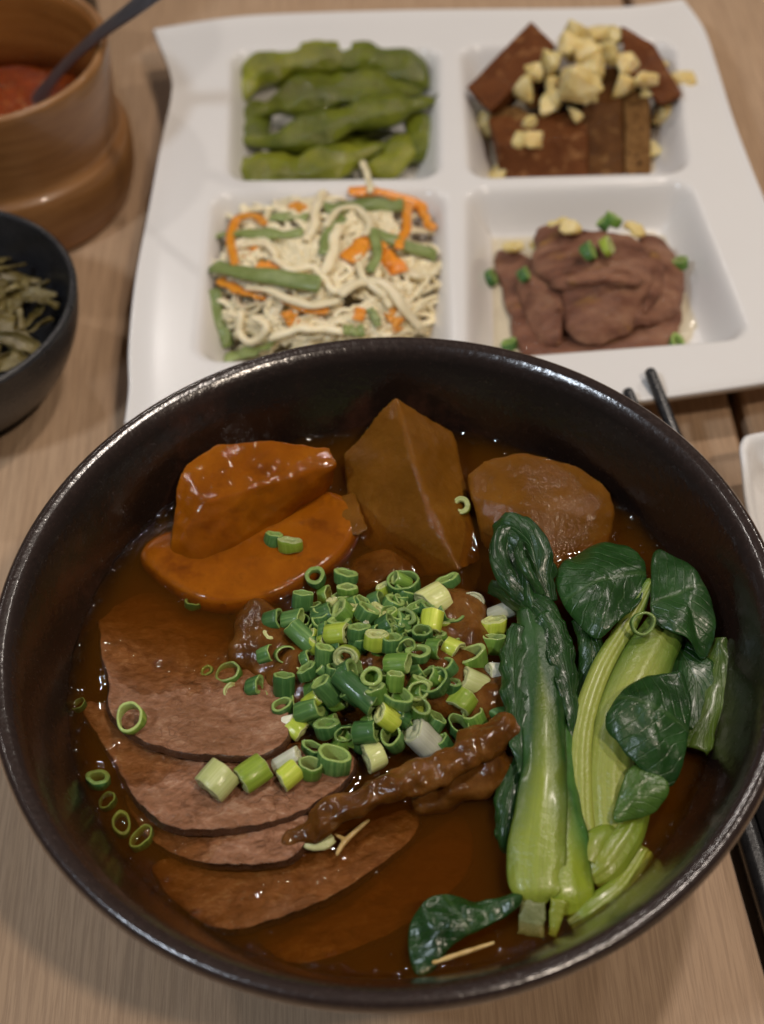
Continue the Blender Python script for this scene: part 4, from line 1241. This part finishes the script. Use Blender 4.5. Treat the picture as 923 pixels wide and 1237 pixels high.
named_white = [([(400, 265), (425, 190), (445, 110)], 'thick straight cream strand standing at the back of the salad', 3.6, 2),
               ([(575, 15, 4), (590, 60, 3), (600, 110, 1)], 'cream strand end poking over the back edge of the salad well', 2.8, 5),
               ([(440, 370), (470, 340), (490, 260), (500, 215)], 'broad folded cream strand at the salad centre', 4.2, 2),
               ([(290, 320), (340, 355), (420, 350), (470, 410), (500, 430)], 'long wavy cream strand crossing from the left to the centre', 3.0, 2),
               ([(500, 440), (560, 400), (640, 400), (700, 470), (760, 545)], 'broad cream strand arching toward the front right', 4.2, 2.5),
               ([(200, 410), (300, 430), (400, 470), (500, 460)], 'cream strand running under the wide green strip', 3.2, 2),
               ([(190, 490), (185, 560), (230, 585), (270, 540), (230, 510)], 'looped cream strand at the front left of the salad', 2.8, 2),
               ([(280, 580), (370, 550), (450, 545), (520, 560)], 'cream strand lying near the bowl rim at the front of the salad', 3.0, 2),
               ([(580, 250), (600, 210), (560, 160), (500, 165), (460, 220)], 'cream strand arched over the back of the salad', 2.8, 4),
               ([(700, 340), (740, 375), (800, 375), (825, 330)], 'cream strand curling at the right end of the salad', 3.2, 1),
               ([(560, 330), (580, 380), (640, 440), (660, 480)], 'pale cream strand right of the salad centre', 2.8, 2.5),
               ([(180, 280), (270, 280), (300, 320)], 'short pale strand inside the curled carrot strip', 2.6, 2)]
for pts, lab, w_, dz in named_white:
    strand('tofu_skin_strand', S4(pts, dz), w_, 1.8, 'strip_white', lab, 'single cream strands on top of the salad', 'tofu strip', wob=1.3)
orange = [([(262, 215), (225, 185), (170, 200), (152, 260), (168, 345)], 'hook-shaped carrot strip at the left of the salad', 3.4, 3),
          ([(125, 385), (190, 430), (265, 452)], 'carrot strip below the wide green strip at the left', 5.0, 1.5),
          ([(530, 105), (640, 115), (750, 150), (845, 188)], 'long carrot strip across the back right of the salad', 4.4, 4),
          ([(720, 140), (715, 215), (690, 290)], 'carrot strip hanging down from the long back strip', 3.6, 5),
          ([(525, 325), (590, 280), (640, 310)], 'thick carrot piece at the salad centre', 7.0, 1.2),
          ([(640, 305), (680, 345), (690, 370)], 'thick carrot piece right of the centre', 7.0, 1.2),
          ([(320, 445), (400, 480), (470, 480)], 'carrot strip in the lower middle of the salad', 4.2, .8),
          ([(245, 340), (300, 362)], 'short carrot piece behind the wide green strip', 5.0, .5),
          ([(660, 485), (680, 520), (690, 555)], 'carrot piece at the front right of the salad', 5.5, .8),
          ([(335, 490), (352, 535)], 'small carrot piece at the front left of the salad', 5, .5),
          ([(760, 150), (770, 190), (800, 230)], 'carrot strip at the back right corner of the salad', 3.4, 2.5),
          ([(570, 480), (560, 520)], 'small carrot piece in front of the centre', 4, .5),
          ([(350, 150), (390, 165)], 'small carrot piece at the back of the salad', 4, 1.5),
          ([(200, 300), (240, 300)], 'small carrot piece inside the hook-shaped strip', 4.5, 0)]
for pts, lab, w_, dz in orange:
    strand('carrot_strip', S4(pts, dz), w_, 1.1, 'strip_orange', lab, 'carrot strips in the salad', 'carrot strip', wob=1.2, twist=random.uniform(-1, 1))
green = [([(95, 345), (250, 375), (440, 405)], 'widest flat green strip across the left of the salad', 6.2, 4),
         ([(108, 245), (200, 240), (300, 245), (385, 240)], 'dull green strip at the back left of the salad', 5.0, 1.5),
         ([(600, 235), (700, 275), (812, 318)], 'slanting green strip at the right of the salad', 4.6, 4),
         ([(612, 230), (622, 300), (600, 368)], 'narrow green strip hanging at the right centre', 3.8, 4.5),
         ([(105, 420), (115, 520), (152, 605)], 'green strip along the left well wall', 4.6, 2),
         ([(135, 642), (220, 618), (295, 592)], 'green strip at the front left by the bowl rim', 5.0, 1.0),
         ([(455, 165), (570, 152), (710, 150)], 'green strip at the back under the long carrot strip', 6.0, 3),
         ([(285, 190), (395, 188)], 'olive strip at the back left of the salad', 5.0, 1.5),
         ([(450, 310), (470, 240), (520, 190)], 'green strip beside the broad folded strand', 4.0, 1.8),
         ([(515, 552), (585, 553)], 'short green strip at the front by the bowl rim', 4.5, 1.5),
         ([(600, 480), (625, 540)], 'green sliver at the front right of the salad', 3, 1.5)]
for pts, lab, w_, dz in green:
    strand('green_strip', S4(pts, dz), w_, 1.1, 'strip_green', lab, 'green strips in the salad', 'vegetable strip', wob=1.0, twist=random.uniform(-.7, .7))

# ------------------------------------------------------------------ cold beef well


def c5(x, y): return 560 + x / 2.543, 220 + y / 2.543


def cold(pts, label, dome_, th=3.6, **k):
    o = slab('cold_beef_slice', [at(*c5(p[0], p[1]), p[2]) for p in pts], [MT['cold_beef'], MT['beef_edge']], th, dome_ * .8, 1.3, .10, .4, .28, K=14, N=80, ragged=.05, rnd=1.5, **k)
    return thing(o, label, 'beef')


cold([(90, 225, 8), (150, 205, 10), (300, 260, 10), (560, 240, 10), (660, 300, 9), (660, 440, 7.5), (620, 500, 7), (420, 530, 7), (250, 530, 7), (175, 500, 7), (130, 350, 8)], 'bottom cold beef slice spread flat in the near right well', 3)
cold([(540, 160, 17), (610, 175, 16), (660, 230, 14), (682, 310, 12), (660, 385, 11), (590, 420, 12), (520, 420, 15), (540, 300, 18)], 'cold beef slice at the right of the folded stack', 4)
cold([(160, 270, 12), (215, 265, 15), (300, 310, 18), (310, 400, 16), (295, 480, 12), (230, 480, 9.5), (180, 400, 9)], 'brown curled cold beef slice at the left of the stack', 4)
cold([(225, 150, 20), (270, 128, 21), (400, 150, 25), (520, 165, 24), (585, 230, 21), (590, 310, 18), (540, 350, 19), (400, 310, 25), (300, 320, 22), (215, 250, 18)], 'upper cold beef slice under the garlic bits', 4)
cold([(305, 320, 21), (350, 285, 24), (450, 290, 26), (530, 280, 23), (560, 330, 18), (530, 430, 14), (450, 475, 12), (375, 485, 12.5), (315, 440, 15), (300, 380, 18)], 'large draped cold beef slice at the front of the stack', 5)
cold([(310, 300, 25), (380, 270, 27), (470, 262, 27.5), (545, 285, 24), (540, 310, 23), (450, 305, 26.5), (370, 310, 26)], 'narrow folded lip of cold beef across the middle of the stack', 1.2, 2.2)
cold([(575, 200, 20), (615, 250, 17.5), (610, 340, 15.5), (560, 400, 15.5), (555, 360, 18), (580, 290, 19.5)], 'thin curved cold beef edge at the right of the fold', 1, 2.2)
cold([(200, 330, 15.5), (260, 345, 18), (300, 390, 17), (260, 400, 14.5), (205, 385, 12)], 'small brown fold of cold beef low at the left', 1.2, 2.2)
for x, y, z, r, lab in ((180, 195, 14, 6.5, 'garlic slice at the left of the cold beef'), (340, 140, 27, 6.5, 'garlic slice on top of the cold beef'), (295, 120, 22, 4.5, 'garlic slice behind the one on top'), (515, 140, 22, 5.5, 'garlic slice at the back right of the cold beef')):
    c = at(*c5(x, y), z)
    h = [ball(c + Vector((random.gauss(0, r * .4), random.gauss(0, r * .25), random.gauss(0, .6))), r * .6, (1.1, .9, .45), 12) for _ in range(3)]
    thing(blob('garlic_piece', h, MT['garlic'], .7, 1, .3, .3), lab, 'garlic', 'garlic slices over the cold beef')
for x, y, z, k, rp, lab in ((432, 126, 28, 'G', 4.0, 'dark scallion ring topmost on the cold beef'), (460, 116, 28, 'M', 4.2, 'leaf green scallion bit beside the topmost ring'), (385, 215, 30, 'G', 4.4, 'dark scallion bit on the middle of the cold beef'), (440, 200, 30.5, 'Y', 4.8, 'pale scallion bit right of the middle one on the cold beef'),
                            (82, 295, 9, 'G', 4.0, 'scallion bit on the white plate left of the cold beef'), (185, 285, 18, 'G', 3.6, 'dark scallion bit on the brown curled slice'), (665, 250, 16, 'M', 4, 'scallion bit at the right side of the cold beef'), (655, 498, 9, 'G', 4.4, 'curled scallion bit at the front right of the cold beef'), (140, 500, 8, 'G', 3.6, 'scallion bit at the front left corner of the beef well')):
    px, py = c5(x, y)
    thing(ring_obj(at(px, py, z - 1.5), axis_of(random.choice(['u', 30, 140, 60])), rp * .85, 3.6, k, .35), lab, 'scallion', 'scallion bits on the cold beef')


# ------------------------------------------------------------------ wooden cup with chili and spoon
cc = Vector((-143, 278, 0))
cup = empty('wooden_cup', cc)
tag(cup, 'turned brown wooden cup of red chili sauce at the top left', 'cup')
lowp = [Vector(p) for p in [(0, 0), (42, 0), (45.5, 1.0), (47, 4), (49.2, 12), (49.8, 20), (49.6, 26), (48.4, 29.4)]]
hip = [Vector(p) for p in [(46.6, 30), (46.0, 33), (46.4, 44), (47.4, 56), (48.0, 65.5), (47.6, 67.8), (46.2, 68.4), (44.7, 67.6), (44.0, 64), (42.5, 46), (40.5, 30), (0, 27)]]
pf = [lowp[0]] + catmull(lowp[1:], 20) + [hip[0]] + catmull(hip[1:-2], 34) + [hip[-2], hip[-1]]
V, Fc = lathe_open([(p[0], p[1]) for p in pf], cc, 96)
mi = []
mesh_obj('body', V, Fc, MT['cup'], cup)
V, Fc = lathe([(44.4, 66.8), (43.7, 64), (42.2, 46), (40.4, 30), (39.6, 30), (41.4, 46), (42.9, 64), (43.9, 66.6)], cc, 96)
mesh_obj('lining', V, Fc, MT['cup_in'], cup)
V, Fc = [], []
pr = [(0, 34)] + [(r, 34) for r in range(2, 40, 2)] + [(40.6, 34), (40.2, 31.5), (0, 31)]
V, Fc = lathe_open(pr, cc, 72)
V = [Vector((x, y, z + (1.8 * nz((x, y, 0), .14, 3) + 1.4 * nz((x, y, 0), .4, 5) if z == 34 and math.hypot(x - cc.x, y - cc.y) < 39.5 else 0))) for x, y, z in V]
thing(mesh_obj('chili_sauce', V, Fc, MT['chili']), 'chunky red chili sauce inside the wooden cup', 'sauce')
sp_pts = [at(42, 128, 33), at(55, 105, 42), at(80, 75, 56), at(115, 42, 73), at(160, 8, 90), at(215, -34, 106)]
thing(ribbon('spoon', sp_pts, [9, 6.5, 6, 7, 8, 9], MT['steel'], .35, 1.6, 9, 40, up=(0, -.5, 1)), 'dull steel spoon handle leaning out of the wooden cup', 'spoon')

# glass behind the cup
gc = Vector((-152, 372, 0))
V, Fc = lathe([(34, 0), (36.5, 1), (37.2, 4), (39.5, 95), (38.6, 96), (37.6, 95), (35, 8), (33, 6), (4, 6), (4, 0)], gc, 64)
thing(mesh_obj('drinking_glass', V, Fc, MT['glass']), 'clear drinking glass standing behind the wooden cup', 'glass')

# ------------------------------------------------------------------ small black bowl of pickled greens
bc = Vector((-152.0, 167, 0))
pf = [(0, 0), (28, 0), (31, .8), (32, 4), (42, 14), (48.3, 28), (50.5, 40), (50.5, 42), (49.3, 43), (48, 42), (46.4, 36), (42, 22), (30, 10), (0, 8)]
pf = [pf[0]] + catmull([Vector(p) for p in pf[1:-1]], 60) + [pf[-1]]
V, Fc = lathe_open([(p[0], p[1]) for p in pf], bc, 96)
thing(mesh_obj('side_bowl', V, Fc, MT['glaze_small'], origin=bc), 'small round black bowl of pickled greens at the left edge', 'bowl')
for i in range(72):
    a = random.uniform(0, 6.28); q = math.sqrt(random.random()) * 34
    c = bc + Vector((q * math.cos(a), q * math.sin(a), 0))
    a = random.uniform(0, 3.14); pts = []
    for k in range(4):
        L_ = random.uniform(8, 13)
        p = c + Vector((math.cos(a) * L_ * (k - 1.5), math.sin(a) * L_ * (k - 1.5), 0)); a += random.uniform(-.4, .4)
        d = p - bc; d.z = 0
        if d.length > 42: p = bc + d * (42 / d.length)
        d = (p - bc).length / 42
        p.z = 29 + 7 * (1 - d * d) + random.uniform(-4, 3)
        pts.append(p)
    ribbon_o = ribbon('pickled_green', pts, [2.5, random.uniform(3.5, 7), random.uniform(3.5, 7), 2], MT['seaweed'], random.uniform(-.9, .9), .9, 9, 22, 1.2, .2, 1.4, roll=random.uniform(-40, 40), up=(0, 0, 1))
    tag(ribbon_o, 'olive brown strip of pickled greens in the black bowl', 'pickled greens', 'strips of pickled greens in the black bowl')

# ------------------------------------------------------------------ white side dish at the right edge
p0 = at(887, 545, 22)
dish_out = [Vector((p0.x + dx, p0.y + dy, 22)) for dx, dy in ((1, -6), (3, 4), (10, 7.5), (40, 10), (80, 10), (92, 4), (95, -20), (95, -70), (90, -84), (70, -90), (25, -88), (9, -82), (3, -68), (-1, -30))]
C_ = catmull(dish_out, 96, True)
ctr = sum(C_, Vector()) / 96
V, Fc = [], []
prof = [(1.0, 0), (.985, .8), (.955, .6), (.93, -1.5), (.88, -12), (.80, -16.5), (.4, -17), (.02, -17), (.02, -21.8), (.4, -21.8), (.74, -21.8), (.78, -20), (.86, -14), (.96, -2.5), (.995, -1.2)]
for f, dz in prof:
    for p in C_:
        q = ctr + (p - ctr) * f; V.append(Vector((q.x, q.y, 22 + dz)))
m_ = len(prof)
for k in range(m_):
    l = (k + 1) % m_
    for i in range(96):
        j = (i + 1) % 96
        Fc.append((k * 96 + i, k * 96 + j, l * 96 + j, l * 96 + i))
thing(mesh_obj('side_dish', V, Fc, MT['porcelain']), 'empty white rounded dish cut off by the right edge', 'dish')

# ------------------------------------------------------------------ chopsticks


def stick(p0, p1, w0, w1, label, name='chopstick', mt='black_stick', roll=0.0):
    p0, p1 = Vector(p0), Vector(p1)
    T = (p1 - p0).normalized(); s = T.cross(Vector((0, 0, 1))).normalized(); u = s.cross(T)
    q = Matrix.Rotation(roll, 3, T); s, u = q @ s, q @ u
    V, Fc = [], []
    st = [(0, .55), (.006, .9), (.02, 1), (.5, 1), (.98, 1), (.996, .95), (1, .8)]
    for f, e in st:
        w_ = (w0 + (w1 - w0) * f) / 2 * e
        blend = min(1, f * 2.2)
        for a in range(16):
            an = 2 * math.pi * (a + .5) / 16
            ca, sa = math.cos(an), math.sin(an)
            k = (abs(ca) ** 8 + abs(sa) ** 8) ** (-1 / 8)
            k = 1 + (k - 1) * blend
            V.append(p0 + (p1 - p0) * f + s * (w_ * ca * k) + u * (w_ * sa * k))
    for i in range(len(st) - 1):
        for a in range(16):
            b_ = (a + 1) % 16
            Fc.append((i * 16 + a, i * 16 + b_, i * 16 + 16 + b_, i * 16 + 16 + a))
    Fc.append(tuple(range(15, -1, -1))); Fc.append(tuple((len(st) - 1) * 16 + a for a in range(16)))
    return thing(mesh_obj(name, V, Fc, MT[mt]), label, 'chopstick', 'black chopsticks')


a0 = at(784, 446, 26); a1 = at(806, 503, 20.5)
d = (a1 - a0).normalized()
stick(a0, a0 + d * 100, 4.0, 5.4, 'black chopstick whose whole tip shows on the edge of the white plate')
b0 = at(757, 470, 26)
d2 = Vector((d.x + .02, d.y, d.z - .005)).normalized()
stick(b0, b0 + d2 * 92, 3.8, 5.2, 'black chopstick whose tip only just clears the bowl rim')
e0, e1 = at(900, 1000, 5), at(940, 1130, 5)
d = (e1 - e0).normalized()
stick(e0 - d * 60, e0 + d * 130, 5.5, 8.5, 'black square chopstick lying under the bowl at the lower right')
e0, e1 = at(925, 985, 5), at(957, 1100, 5)
stick(e0 - d * 60, e0 + d * 130, 5.0, 7.5, 'outer black chopstick at the right edge beside the first', roll=.5)

for o in SC.objects:
    if 'o_' in o: del o['o_']
